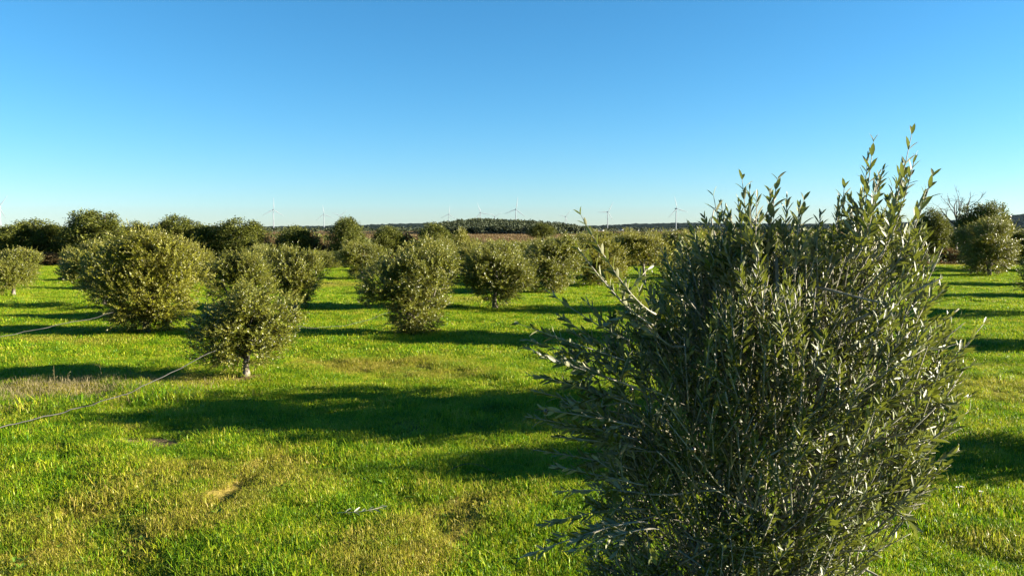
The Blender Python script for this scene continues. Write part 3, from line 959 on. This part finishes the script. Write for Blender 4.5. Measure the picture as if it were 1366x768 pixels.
def crown(z):       # centre offset x and radius at height z
    zz = [0.5, 0.9, 1.3, 1.5, 1.8, 2.1, 2.4, 2.6, 2.75]
    cx = [0.0, -0.06, -0.10, -0.08, 0.0, 0.04, 0.09, 0.16, 0.24]
    rr = [0.34, 0.52, 0.60, 0.62, 0.66, 0.69, 0.58, 0.46, 0.32]
    return np.interp(z, zz, cx), np.interp(z, zz, rr)


limb_pts = []
for k in range(13):
    a = k * 2.4 + g.normal(0, 0.2); zt = g.uniform(1.9, 2.65)
    c, r = crown(zt); rad = r * g.uniform(0.25, 0.8)
    s = tp[4 + k % 4]
    p = curved(s, (c + rad * math.cos(a), rad * math.sin(a), zt), 9, 0.05, g)
    b = MB(); b.tube(p, np.linspace(0.026, 0.006, 9), 8)
    for q in range(6):
        i = 3 + q % 6
        i = min(i, 8)
        e = p[i] + nrm(np.array([p[i][0], p[i][1], 0.45]) * (1, 1, 1) + g.normal(0, 0.35, 3)) * g.uniform(0.25, 0.5)
        b.tube(curved(p[i], e, 5, 0.06, g), np.linspace(0.007, 0.0025, 5), 5)
    link_mesh('branch', b.mesh('fore_branch', M['bark_twig'], True), tree)
    limb_pts.append(p)

# inner and outer shoots
N = 2900
P0, D0_, L0 = [], [], []
while len(P0) < N:
    z = g.uniform(0.45, 2.62)
    c, r = crown(z); a = g.uniform(0, 2 * math.pi); f = g.random() ** 0.5
    p = np.array([c + r * f * math.cos(a), r * f * math.sin(a), z])
    if noise.noise(Vector(p) * 4.2) < 0.02: continue
    o_ = np.array([math.cos(a), math.sin(a), 0.0])
    tilt = np.interp(z, [0.5, 1.3, 2.0, 2.6], [-0.05, 0.45, 1.05, 2.2])
    d = nrm(o_ * f * 0.95 + np.array([0.06, 0, tilt]) + g.normal(0, 0.36, 3))
    L = g.uniform(0.13, 0.34) * (0.8 if f > 0.8 else 1.0)
    p = p - d * L * 0.7
    P0.append(p); D0_.append(d); L0.append(L)
P0, D0_, L0 = map(np.array, (P0, D0_, L0))
lv = shoot_leaves(P0, D0_, L0, 10, 0.054, 0.0122, 0.12, (0.9, 0.4), g)
zs = np.interp(lv[0][:, 2], [1.2, 1.7, 2.3], [0.74, 0.84, 1.0])
lv[3] = lv[3] * zs; lv[4] = lv[4] * zs
fv, fq, ft = place_leaves(*lv, TPL2)
fo = link_mesh('foliage', mesh_np('fore_foliage', fv, [fq, ft], M['olive_near'], True), tree); fo['kind'] = 'stuff'
tw = MB()
for i in range(N):
    tw.tube([P0[i] - D0_[i] * 0.06, P0[i] + D0_[i] * L0[i] * 0.5, P0[i] + D0_[i] * L0[i]], [0.0036, 0.0026, 0.0012], 4)
t_ = link_mesh('twigs', tw.mesh('twigs', M['bark_twig'], True), tree); t_['kind'] = 'stuff'

# outline shoots: each one a part with its own leaves (photo pixel of the tip, of the foot, distance)
leaf_me = []
for k in range(6):
    v, q, t = place_leaves(np.zeros((1, 3)), np.array([[0, 0, 1.0]]), np.array([[0, 1.0, 0]]), np.array([1.0]), np.array([0.25 + 0.02 * k]), TPL2)
    v[:, 1] -= (0.05 + 0.03 * k) * v[:, 2] ** 2
    leaf_me.append(mesh_np('olive_leaf', v, [q, t], M['olive_near'], True))
from mathutils import Matrix
tip_shoots = [((1165, 190), (1150, 330), 3.0), ((1216, 180), (1185, 330), 3.05), ((1244, 236), (1208, 350), 2.95), ((1126, 252), (1118, 350), 3.1),
              ((1037, 240), (1020, 340), 3.0), ((990, 240), (1000, 340), 3.1), ((952, 262), (968, 350), 2.9), ((1072, 268), (1060, 350), 3.0),
              ((775, 287), (838, 405), 2.6), ((693, 432), (800, 470), 2.7), ((726, 385), (800, 440), 2.9), ((1312, 432), (1240, 520), 2.9),
              ((1292, 548), (1215, 610), 2.8), ((1288, 505), (1220, 560), 3.1), ((1190, 250), (1165, 340), 3.2)]
loose = [((698, 462), (800, 500), 2.9), ((718, 440), (805, 480), 3.0), ((708, 520), (810, 545), 3.0), ((730, 565), (820, 585), 3.0), ((735, 505), (820, 530), 2.8), ((748, 475), (825, 510), 2.8), ((715, 600), (815, 615), 3.0), ((760, 440), (835, 490), 2.9), ((750, 540), (825, 560), 2.9), ((745, 655), (830, 650), 2.9), ((735, 720), (830, 690), 2.8),
         ((1158, 206), (1148, 330), 3.05), ((1222, 205), (1192, 330), 2.95), ((1172, 232), (1158, 330), 2.9), ((1236, 252), (1206, 345), 3.1), ((1000, 250), (1004, 350), 3.0), ((1028, 252), (1022, 350), 2.95), ((962, 272), (978, 360), 3.0), ((1066, 276), (1062, 360), 2.9), ((1120, 262), (1112, 350), 3.0), ((940, 290), (960, 370), 2.95), ((1210, 230), (1190, 335), 3.1), ((985, 268), (990, 350), 2.9),
         ((770, 330), (836, 420), 2.7), ((800, 365), (845, 430), 2.8), ((700, 555), (815, 575), 2.85), ((1300, 450), (1235, 520), 2.8), ((1270, 420), (1225, 490), 3.0), ((1298, 525), (1225, 580), 2.9), ((1240, 625), (1180, 660), 2.8),
         ((712, 470), (810, 505), 2.7), ((705, 500), (800, 520), 2.9), ((722, 545), (820, 560), 2.8), ((740, 582), (830, 590), 2.8), ((700, 452), (790, 480), 3.1),
         ((745, 420), (830, 480), 2.9), ((780, 400), (840, 470), 3.0), ((690, 745), (830, 690), 2.6), ((735, 620), (830, 640), 2.7), ((1295, 465), (1230, 520), 3.0),
         ((1262, 380), (1215, 450), 2.9), ((1258, 330), (1220, 420), 3.0), ((1280, 600), (1200, 640), 2.9), ((1250, 650), (1180, 680), 2.8), ((1230, 300), (1200, 380), 3.0),
         ((1150, 255), (1140, 340), 3.0), ((1050, 262), (1045, 350), 3.1), ((1010, 262), (1005, 350), 2.9), ((970, 280), (985, 360), 3.1), ((920, 300), (950, 380), 3.0), ((880, 330), (920, 410), 3.0),
         ((1095, 285), (1085, 360), 3.0), ((850, 360), (890, 440), 3.0), ((1275, 560), (1215, 600), 3.1), ((720, 700), (830, 670), 2.9), ((760, 735), (850, 700), 2.6), ((830, 380), (870, 450), 2.8), ((1205, 215), (1180, 330), 3.15), ((1178, 225), (1160, 320), 2.95)]
origin = np.array(tree.location)
nleaf = 0


def shoot_path(tipp, foot, Yd):
    a = at(*foot, Yd + g.normal(0, 0.05)) - origin; e = at(*tipp, Yd) - origin
    ctr = np.array([np.interp(a[2], [0.5, 2.6], [0, 0.1]), 0, a[2] - 0.3])
    a2 = a * 0.85 + ctr * 0.15
    t = np.linspace(0, 1, 9)[:, None]
    mid = a
    p = (1 - t) ** 2 * a2 + 2 * t * (1 - t) * mid + t ** 2 * e
    return p


for ti, (tipp, foot, Yd) in enumerate(tip_shoots):
    p = shoot_path(tipp, foot, Yd)
    b = MB(); b.tube(p, np.linspace(0.0045, 0.0012, 9) * (0.75 if ti in (8, 9, 10) else 1.0), 6)
    sh = link_mesh('shoot', b.mesh('shoot', M['bark_twig'], True), tree)
    nn = 15 if ti == 8 else (13 if ti < 6 else 8)
    ph = g.uniform(0, 3)
    if ti == 9: ph += 1.3
    for j in range(nn):
        t = 0.12 + 0.88 * j / (nn - 1); i = min(int(t * 8), 7); fr = t * 8 - i
        C = p[i] * (1 - fr) + p[i + 1] * fr; T = nrm(p[i + 1] - p[i])
        U = nrm(np.cross(T, [0.2, 1, 0.1])); W = np.cross(T, U)
        for s in (0, math.pi):
            an = ph + j * 1.15 + s + g.normal(0, 0.3); S_ = U * math.cos(an) + W * math.sin(an)
            th = 0.62 - 0.5 * max(0, t - 0.5) + g.normal(0, 0.12)
            A = nrm(T * math.cos(th) + S_ * math.sin(th)); Nn = nrm(T - (T @ A) * A)
            B = np.cross(A, Nn)                    # local x
            sz = g.uniform(0.056, 0.076) * (0.8 if ti in (8, 9, 10) else 1.0) * (1 - 0.35 * max(0, t - 0.8) / 0.2)
            mw = Matrix(((B[0] * sz, Nn[0] * sz, A[0] * sz, C[0]), (B[1] * sz, Nn[1] * sz, A[1] * sz, C[1]), (B[2] * sz, Nn[2] * sz, A[2] * sz, C[2]), (0, 0, 0, 1)))
            lf = link_mesh('leaf', leaf_me[int(g.integers(0, 6))], sh)
            lf.matrix_basis = mw
            nleaf += 1
# further outline shoots joined in one part
tw = MB(); lvs = []
for tipp, foot, Yd in loose:
    p = shoot_path(tipp, foot, Yd)
    tw.tube(p, np.linspace(0.0036, 0.0014, 9), 5)
    d = p[-1] - p[3]
    q = shoot_leaves(p[3][None], d[None], np.array([np.linalg.norm(d)]), 12, 0.056, 0.0145, 0.0, (0.75, 0.35), g)
    lvs.append(q)
    for s in range(3):
        st = p[2 + s]; dd = nrm(d / np.linalg.norm(d) + g.normal(0, 0.45, 3)); L = g.uniform(0.08, 0.16)
        tw.tube([st, st + dd * L * 0.5, st + dd * L], [0.002, 0.0015, 0.001], 4)
        lvs.append(shoot_leaves(st[None], dd[None], np.array([L]), 6, 0.055, 0.015, 0.05, (0.75, 0.35), g))
lv = [np.concatenate([q[i] for q in lvs]) for i in range(5)]
fv, fq, ft = place_leaves(*lv, TPL2)
o = link_mesh('side_foliage', mesh_np('side_foliage', fv, [fq, ft], M['olive_near'], True), tree); o['kind'] = 'stuff'
o = link_mesh('side_twigs', tw.mesh('side_twigs', M['bark_twig'], True), tree); o['kind'] = 'stuff'
# a few dark olives
fb = MB(); zz = np.linspace(-1, 1, 7)
fb.tube(np.stack([zz * 0, zz * 0, zz * 0.011], -1), 0.0078 * np.sqrt(np.maximum(0.02, 1 - zz ** 2)), 8)
fm = fb.mesh('olive_fruit', M['fruit'], True)
for px, py, Yd in [(728, 549, 2.75), (806, 571, 2.75), (1002, 636, 2.5), (1118, 520, 2.42), (925, 600, 2.45), (842, 520, 2.6), (1190, 560, 2.6)]:
    f_ = link_mesh('olive_fruit', fm, tree); f_.location = at(px, py, Yd) - origin
print('individual leaves', nleaf)

# ------------------------------------------------------------------ irrigation hoses slung along the rows
def hose(name, pts, r, label):
    b = MB(); pts = np.array(pts, float)
    n = 60; t = np.linspace(0, len(pts) - 1, n); i = np.minimum(t.astype(int), len(pts) - 2)
    def cr(k): return pts[np.clip(k, 0, len(pts) - 1)]
    f = (t - i)[:, None]
    p = 0.5 * ((2 * cr(i)) + (-cr(i - 1) + cr(i + 1)) * f + (2 * cr(i - 1) - 5 * cr(i) + 4 * cr(i + 1) - cr(i + 2)) * f ** 2 + (-cr(i - 1) + 3 * cr(i) - 3 * cr(i + 1) + cr(i + 2)) * f ** 3)
    gg = np.random.default_rng(len(label)); w = gg.normal(0, 0.012, (n, 3)); w = (w + np.roll(w, 1, 0) + np.roll(w, 2, 0)) / 1.7; p = p + w
    b.tube(p, np.full(n, r), 8)
    tag(link_mesh(name, b.mesh(name, M['hose'], True)), label, 'hose')


def row_pt(a, b_, px, py):
    """where the vertical plane through the row a-b is seen at a pixel"""
    r = px_ray(px, py); k = r[0] / r[1]
    d = (b_[0] - a[0], b_[1] - a[1])
    t = (k * a[1] - a[0]) / (d[0] - k * d[1])
    x, y = a[0] + d[0] * t, a[1] + d[1] * t
    return at(px, py, y) if True else None


ta, tb_ = G(327, 501), (G(327, 501)[0] - 2.4, G(327, 501)[1] - 6.2)
hose('irrigation_hose', [(ta[0], ta[1], 0.72)] + [tuple(row_pt(ta, tb_, *q)) for q in ((282, 470), (200, 510), (150, 531), (80, 550), (0, 570), (-60, 582))] + [(tb_[0], tb_[1], 0.5)],
     0.0075, 'thin grey hose sagging from the small round olive down to the left edge')
tc_ = G(196, 442); td_ = (tc_[0] - 2.4, tc_[1] - 6.4)
hose('irrigation_hose', [(tc_[0], tc_[1], 0.9)] + [tuple(row_pt(tc_, td_, *q)) for q in ((168, 409), (120, 425), (60, 437), (0, 449), (-40, 455))] + [(td_[0], td_[1], 0.5)],
     0.0075, 'hose slung from the largest left-hand olive to the left edge')
te_ = G(543, 445)
hose('irrigation_hose', [(ta[0], ta[1], 0.72)] + [tuple(row_pt(ta, te_, *q)) for q in ((385, 435), (420, 437), (470, 432))] + [(te_[0], te_[1], 0.7)],
     0.004, 'hose between the small round olive and the bushy middle olive')

# ------------------------------------------------------------------ grass
def grass_material():
    m, N, L = newmat('grass_blade')
    geo = N.new('ShaderNodeNewGeometry')
    at_ = N.new('ShaderNodeAttribute'); at_.attribute_type = 'INSTANCER'; at_.attribute_name = 'dry'
    no = N.new('ShaderNodeTexNoise'); no.inputs['Scale'].default_value = 1.7; no.inputs['Detail'].default_value = 5
    L.new(geo.outputs['Position'], no.inputs['Vector'])
    gr = ramp(N, [(0.0, (0.035, 0.11, 0.003)), (0.45, (0.135, 0.275, 0.004)), (0.85, (0.38, 0.41, 0.010)), (1.0, (0.42, 0.38, 0.06))])
    dr = ramp(N, [(0.0, (0.16, 0.20, 0.010)), (0.5, (0.34, 0.30, 0.025)), (1.0, (0.46, 0.36, 0.10))])
    ad = N.new('ShaderNodeMath'); ad.operation = 'MULTIPLY_ADD'; ad.inputs[1].default_value = 0.8
    sb = N.new('ShaderNodeMath'); sb.operation = 'MULTIPLY_ADD'; sb.inputs[1].default_value = 1.5; sb.inputs[2].default_value = -0.55
    L.new(no.outputs['Fac'], sb.inputs[0])
    L.new(geo.outputs['Random Per Island'], ad.inputs[0]); L.new(sb.outputs[0], ad.inputs[2])
    L.new(ad.outputs[0], gr.inputs[0]); L.new(geo.outputs['Random Per Island'], dr.inputs[0])
    x = N.new('ShaderNodeMix'); x.data_type = 'RGBA'
    L.new(at_.outputs['Fac'], x.inputs['Factor']); L.new(gr.outputs[0], x.inputs['A']); L.new(dr.outputs[0], x.inputs['B'])
    pr = N.new('ShaderNodeBsdfPrincipled'); pr.inputs['Roughness'].default_value = 0.45; pr.inputs['Specular IOR Level'].default_value = 0.3
    L.new(x.outputs['Result'], pr.inputs['Base Color'])
    tr = N.new('ShaderNodeBsdfTranslucent')
    L.new(x.outputs['Result'], tr.inputs['Color'])
    mx = N.new('ShaderNodeMixShader'); mx.inputs[0].default_value = 0.45
    L.new(pr.outputs[0], mx.inputs[1]); L.new(tr.outputs[0], mx.inputs[2])
    out = N.new('ShaderNodeOutputMaterial'); L.new(mx.outputs[0], out.inputs['Surface'])
    return m


M['grass'] = grass_material()


def grass_patch(seed, n, rad, h, w, lean=0.5, broad=0.0):
    g = np.random.default_rng(seed)
    V, Q, T = [], [], []
    k = 0
    for i in range(n):
        r = rad * math.sqrt(g.random()); a = g.uniform(0, 6.28)
        p = np.array([r * math.cos(a), r * math.sin(a), -0.02])
        hh = h * g.uniform(0.45, 1.25); ww = w * g.uniform(0.7, 1.3)
        b = g.uniform(0, 6.28); s = np.array([math.cos(b), math.sin(b), 0])
        c = b + math.pi / 2 + g.normal(0, 0.5); d = np.array([math.cos(c), math.sin(c), 0]) * hh * abs(g.normal(0, lean))
        if g.random() < broad:
            hh *= 0.5; ww *= 3.2
            d *= 2
        for t, wf in ((0, 0.8), (0.45, 1.0), (0.8, 0.7)):
            c0 = p + np.array([0, 0, (hh + 0.02) * t]) + d * t * t
            V += [c0 - s * ww * wf / 2, c0 + s * ww * wf / 2]
        V.append(p + np.array([0, 0, hh * (1 - 0.15)]) + d)
        Q += [(k, k + 1, k + 3, k + 2), (k + 2, k + 3, k + 5, k + 4)]; T.append((k + 4, k + 5, k + 6)); k += 7
    return mesh_np('grass_patch', np.array(V), [np.array(Q), np.array(T)], M['grass'])


pc = bpy.data.collections.new('grass_patches')
for i in range(8):
    near = i < 5
    me = grass_patch(200 + i, 170 if near else 190, 0.20 if near else 0.34, (0.062, 0.075, 0.05, 0.085, 0.055, 0.07, 0.085, 0.06)[i], 0.0042 if near else 0.009, 0.6, (0.05, 0.25, 0.1, 0.0, 0.4, 0.1, 0.1, 0.2)[i])
    o = bpy.data.objects.new('grass_%s_%d' % ('near' if near else 'far', i), me)
    pc.objects.link(o)

g = np.random.default_rng(77)
pts = []
for y0, y1, dens, far in ((4.6, 9.5, 62, 0), (9.5, 16, 44, 0), (16, 27, 20, 1), (27, 64, 9, 1)):
    wmax = 0.76 * y1 + 1.5
    n = int((y1 - y0) * 2 * wmax * dens)
    y = g.uniform(y0, y1, n); x = g.uniform(-wmax, wmax, n)
    k = np.abs(x) < 0.74 * y + 1.5
    pts.append(np.stack([x[k], y[k], np.full(k.sum(), far)], -1))
pts = np.concatenate(pts)
so = spots(pts[:, 0], pts[:, 1], SOILW)
keep = g.random(len(pts)) > so * 0.93
keep &= ~((pts[:, 1] > 58) & (g.random(len(pts)) < 0.5))
pts = pts[keep]
x, y, fa = pts.T
dr = np.clip(dryness(x, y) + g.normal(0, 0.12, len(x)), 0, 1)
lush = smoothstep(-0.5, 0.7, wob(x, y, 1.6, 5.0))
tall = g.random(len(x)) < 0.05 * smoothstep(-0.2, 0.6, wob(x, y, 0.9, 8.0)) * (y < 13)
me = bpy.data.meshes.new('grass'); me.vertices.add(len(x))
me.vertices.foreach_set('co', np.stack([x, y, hgt(x, y)], -1).astype(np.float32).ravel())
def addattr(nm, vals, typ='FLOAT'):
    a = me.attributes.new(nm, typ, 'POINT'); a.data.foreach_set('value', vals)
addattr('dry', dr.astype(np.float32))
addattr('rot', g.uniform(0, 6.28, len(x)).astype(np.float32))
addattr('siz', ((0.85 + 0.5 * lush) * (1 - 0.18 * dr) * g.uniform(0.8, 1.2, len(x)) * np.where(tall, 1.7, 1.0)).astype(np.float32))
pick = np.where(fa > 0, g.integers(0, 3, len(x)), 3 + g.integers(0, 5, len(x)))      # collection children sort by name: far first
addattr('pick', pick.astype(np.int32), 'INT')
grass = link_mesh('grass', me)
tag(grass, 'short bright green grass covering the meadow with yellowish patches', 'grass', kind='stuff')
ng = bpy.data.node_groups.new('scatter', 'GeometryNodeTree')
ng.interface.new_socket('Geometry', in_out='INPUT', socket_type='NodeSocketGeometry')
ng.interface.new_socket('Geometry', in_out='OUTPUT', socket_type='NodeSocketGeometry')
n_in = ng.nodes.new('NodeGroupInput'); n_out = ng.nodes.new('NodeGroupOutput')
ip = ng.nodes.new('GeometryNodeInstanceOnPoints')
ci = ng.nodes.new('GeometryNodeCollectionInfo'); ci.inputs['Collection'].default_value = pc
ci.inputs['Separate Children'].default_value = True; ci.inputs['Reset Children'].default_value = True
def na(nm, dt='FLOAT'):
    n = ng.nodes.new('GeometryNodeInputNamedAttribute'); n.data_type = dt; n.inputs['Name'].default_value = nm; return n.outputs['Attribute']
cx_ = ng.nodes.new('ShaderNodeCombineXYZ'); ng.links.new(na('rot'), cx_.inputs['Z'])
ng.links.new(n_in.outputs[0], ip.inputs['Points'])
ng.links.new(ci.outputs[0], ip.inputs['Instance'])
ip.inputs['Pick Instance'].default_value = True
ng.links.new(na('pick', 'INT'), ip.inputs['Instance Index'])
ng.links.new(cx_.outputs[0], ip.inputs['Rotation'])
ng.links.new(na('siz'), ip.inputs['Scale'])
ng.links.new(ip.outputs[0], n_out.inputs[0])
md = grass.modifiers.new('scatter', 'NODES'); md.node_group = ng
print('grass patches', len(x))

# ------------------------------------------------------------------ small things on the ground
g = np.random.default_rng(88)
# low broad-leaved weeds between the grass
M['weed'] = leaf_material('weed_leaf', (0.05, 0.11, 0.006), (0.12, 0.19, 0.012), (0.12, 0.17, 0.03), (0.12, 0.22, 0.01), 0.25, 0.5, 0.3)
LV = []
for i in range(900):
    yy = 5 + 15 * g.random() ** 1.3; xx = g.uniform(-0.74, 0.74) * yy
    if wob(np.array(xx), np.array(yy), 1.1, 6.0) < -0.1 and g.random() < 0.8: continue
    k = int(g.integers(6, 11)); a = g.uniform(0, 6.28) + np.arange(k) * 2.4
    el = g.uniform(0.15, 0.9, k)
    A = np.stack([np.cos(a) * np.cos(el), np.sin(a) * np.cos(el), np.sin(el)], -1)
    Nn = nrm(np.array([0, 0, 1.0]) - A * A[:, 2:3] + g.normal(0, 0.15, (k, 3))); Nn = nrm(Nn - (Nn * A).sum(-1, keepdims=True) * A)
    b0 = np.repeat([[xx, yy, float(hgt(xx, yy)) + 0.015]], k, 0); ln = g.uniform(0.03, 0.075, k)
    LV.append((b0, A, Nn, ln, ln * 0.36))
vv, q, t = place_leaves(*[np.concatenate([l[i] for l in LV]) for i in range(5)], TPL2)
tag(link_mesh('weeds', mesh_np('weeds', vv, [q, t], M['weed'], True)), 'low broad-leaved weeds scattered through the near grass', 'weeds', kind='stuff')
# dry grey-brown grass stems at left
n = 5000
cxy = G(60, 522)
P = np.stack([cxy[0] + g.normal(0, 1.3, n), cxy[1] + g.normal(0, 0.6, n), np.zeros(n)], -1)
P[:, 2] = hgt(P[:, 0], P[:, 1])
A = nrm(g.normal(0, 0.35, (n, 3)) + (0, 0, 1)); Nn = nrm(np.cross(A, g.normal(size=(n, 3))))
ln = g.uniform(0.05, 0.17, n)
vv, q, t = place_leaves(P, A, Nn, ln, np.full(n, 0.005), TPL1)
M['straw'] = leaf_material('straw', (0.08, 0.07, 0.03), (0.24, 0.20, 0.10), (0.16, 0.13, 0.07), (0.3, 0.24, 0.12), 0.25, 0.7, 0.2)
tag(link_mesh('dry_grass', mesh_np('dry_grass', vv, [t], M['straw'])), 'grey-brown dead grass in front of the long shadow at left', 'dry grass', kind='stuff')


def stalk(px, py, h, label):
    x, y = G(px, py)
    root = empty('dry_stalk', (x, y, float(hgt(x, y)))); tag(root, label, 'dry stalk', 'dry stalks standing in the grass at left')
    b = MB(); p = curved((0, 0, -0.02), (g.normal(0, 0.03), 0, h), 6, 0.03, g); b.tube(p, np.linspace(0.004, 0.002, 6), 6)
    link_mesh('stem', b.mesh('stem', M['straw'], True), root)
    for k in range(4):
        s = p[2 + k % 4]; b = MB(); e = s + np.array([g.normal(0, 0.04), g.normal(0, 0.04), 0.05])
        b.tube([s, (s + e) / 2 + (0, 0, .004), e], [0.002, 0.0018, 0.004], 5); link_mesh('twig', b.mesh('twig', M['straw'], True), root)


stalk(135, 512, 0.34, 'tallest dry stalk, against the long shadow beside the hose')
stalk(72, 515, 0.27, 'dry stalk left of the tallest one')
stalk(90, 518, 0.2, 'shortest dry stalk in the dead grass')
stalk(175, 508, 0.22, 'dry stalk nearest the hose, right of the tallest one')


def sprig(px, py, L, rz, label, mat, n=7, seed=1, lift=0.05):
    x, y = G(px, py); g = np.random.default_rng(seed)
    root = empty('fallen_sprig', (x, y, float(hgt(x, y)) + lift), rz); tag(root, label, 'sprig')
    p = curved((-L / 2, 0, 0), (L / 2, 0, 0.03), 8, 0.06, g); b = MB(); b.tube(p, np.linspace(0.005, 0.0015, 8), 6)
    link_mesh('twig', b.mesh('sprig_twig', M['bark_twig'], True), root)
    for i in range(2 * n):
        f = 0.15 + 0.85 * (i // 2) / (n - 1); c = p[min(int(f * 7), 7)]
        A = nrm(np.array([0.7, (1 if i % 2 else -1) * g.uniform(0.4, 0.9), g.uniform(-0.1, 0.5)]))
        Nn = nrm(np.array([0, 0, 1.0]) + g.normal(0, 0.4, 3)); Nn = nrm(Nn - (Nn @ A) * A)
        v, q, t = place_leaves(c[None], A[None], Nn[None], np.array([g.uniform(0.06, 0.1)]), np.array([0.02]), TPL2)
        link_mesh('leaf', mesh_np('sprig_leaf', v, [q, t], mat, True), root)


sil = leaf_material('silver_leaf', (0.06, 0.075, 0.04), (0.13, 0.14, 0.09), (0.15, 0.16, 0.11), (0.2, 0.22, 0.1), 0.15, 0.4, 0.5)
sprig(480, 688, 0.42, 0.15, 'silvery olive sprig lying in the grass in front of the broad shadow', sil, 8, 3, 0.06)
sprig(1188, 648, 0.3, 2.6, 'pale sprig in the grass at the right foot of the foreground olive', sil, 5, 9, 0.08)
x, y = G(628, 632)
b = MB(); tt = np.linspace(0, 1, 12)
b.tube(np.stack([x - 0.28 + 0.55 * tt, y + 0 * tt, hgt(x, y) + 0.02 + 0.12 * np.sin(np.pi * tt) ** 0.8], -1), np.linspace(0.004, 0.002, 12), 6)
tag(link_mesh('bent_twig', b.mesh('bent_twig', M['bark_dark'], True)), 'thin dark twig arching over the grass near the middle', 'twig')


def daisy(px, py, h, label):
    x, y = G(px, py)
    root = empty('daisy', (x, y, float(hgt(x, y)))); tag(root, label, 'flower', 'white daisies in the grass at right')
    b = MB(); b.tube([(0, 0, -0.01), (0.004, 0, h / 2), (0, 0, h)], [0.002, 0.0016, 0.0016], 5); link_mesh('stem', b.mesh('stem', M['stalk']), root)
    b = MB()
    for k in range(14):
        a = k * 2 * math.pi / 14; c, s = math.cos(a), math.sin(a)
        pr_ = np.array([(0.005, -0.002, 0), (0.014, -0.0035, 0.003), (0.022, 0, 0.004), (0.014, 0.0035, 0.003), (0.005, 0.002, 0)])
        R_ = np.array([[c, -s, 0], [s, c, 0], [0, 0, 1]]); v = pr_ @ R_.T + (0, 0, h)
        b.add(v, None, [(0, 1, 2), (0, 2, 3), (0, 3, 4)])
    link_mesh('petals', b.mesh('petals', M['petal']), root)
    b = MB(); zz = np.array([-0.002, 0.001, 0.004, 0.005]); b.tube(np.stack([zz * 0, zz * 0, zz + h], -1), [0.005, 0.0065, 0.005, 0.001], 8); link_mesh('flower_centre', b.mesh('centre', M['pollen'], True), root)


daisy(1277, 668, 0.13, 'white daisy furthest left in the grass right of the foreground olive')
daisy(1283, 669, 0.14, 'white daisy close beside the leftmost one')
daisy(1308, 672, 0.13, 'white daisy standing apart to the right')
daisy(704, 462, 0.1, 'tiny white daisy far out beside the shadow in the middle')

# ------------------------------------------------------------------ haze
HAZE = 0.000004
if HAZE > 0:
    x0, x1, y0, y1, z0, z1 = -5300, 5300, -1000, 5400, -3, 175
    V = [(x0, y0, z0), (x1, y0, z0), (x1, y1, z0), (x0, y1, z0), (x0, y0, z1), (x1, y0, z1), (x1, y1, z1), (x0, y1, z1)]
    F = [(0, 3, 2, 1), (4, 5, 6, 7), (0, 1, 5, 4), (1, 2, 6, 5), (2, 3, 7, 6), (3, 0, 4, 7)]
    m, N_, L_ = newmat('haze_air')
    pv = N_.new('ShaderNodeVolumePrincipled'); pv.inputs['Color'].default_value = (0.55, 0.75, 1.0, 1)
    pv.inputs['Density'].default_value = HAZE; pv.inputs['Anisotropy'].default_value = 0.1
    out = N_.new('ShaderNodeOutputMaterial'); L_.new(pv.outputs[0], out.inputs['Volume'])
    hz = link_mesh('haze', mesh_np('haze', np.array(V, float), np.array(F), m))
    tag(hz, 'thin blue air veiling the far hills and wind turbines', 'haze', kind='stuff')
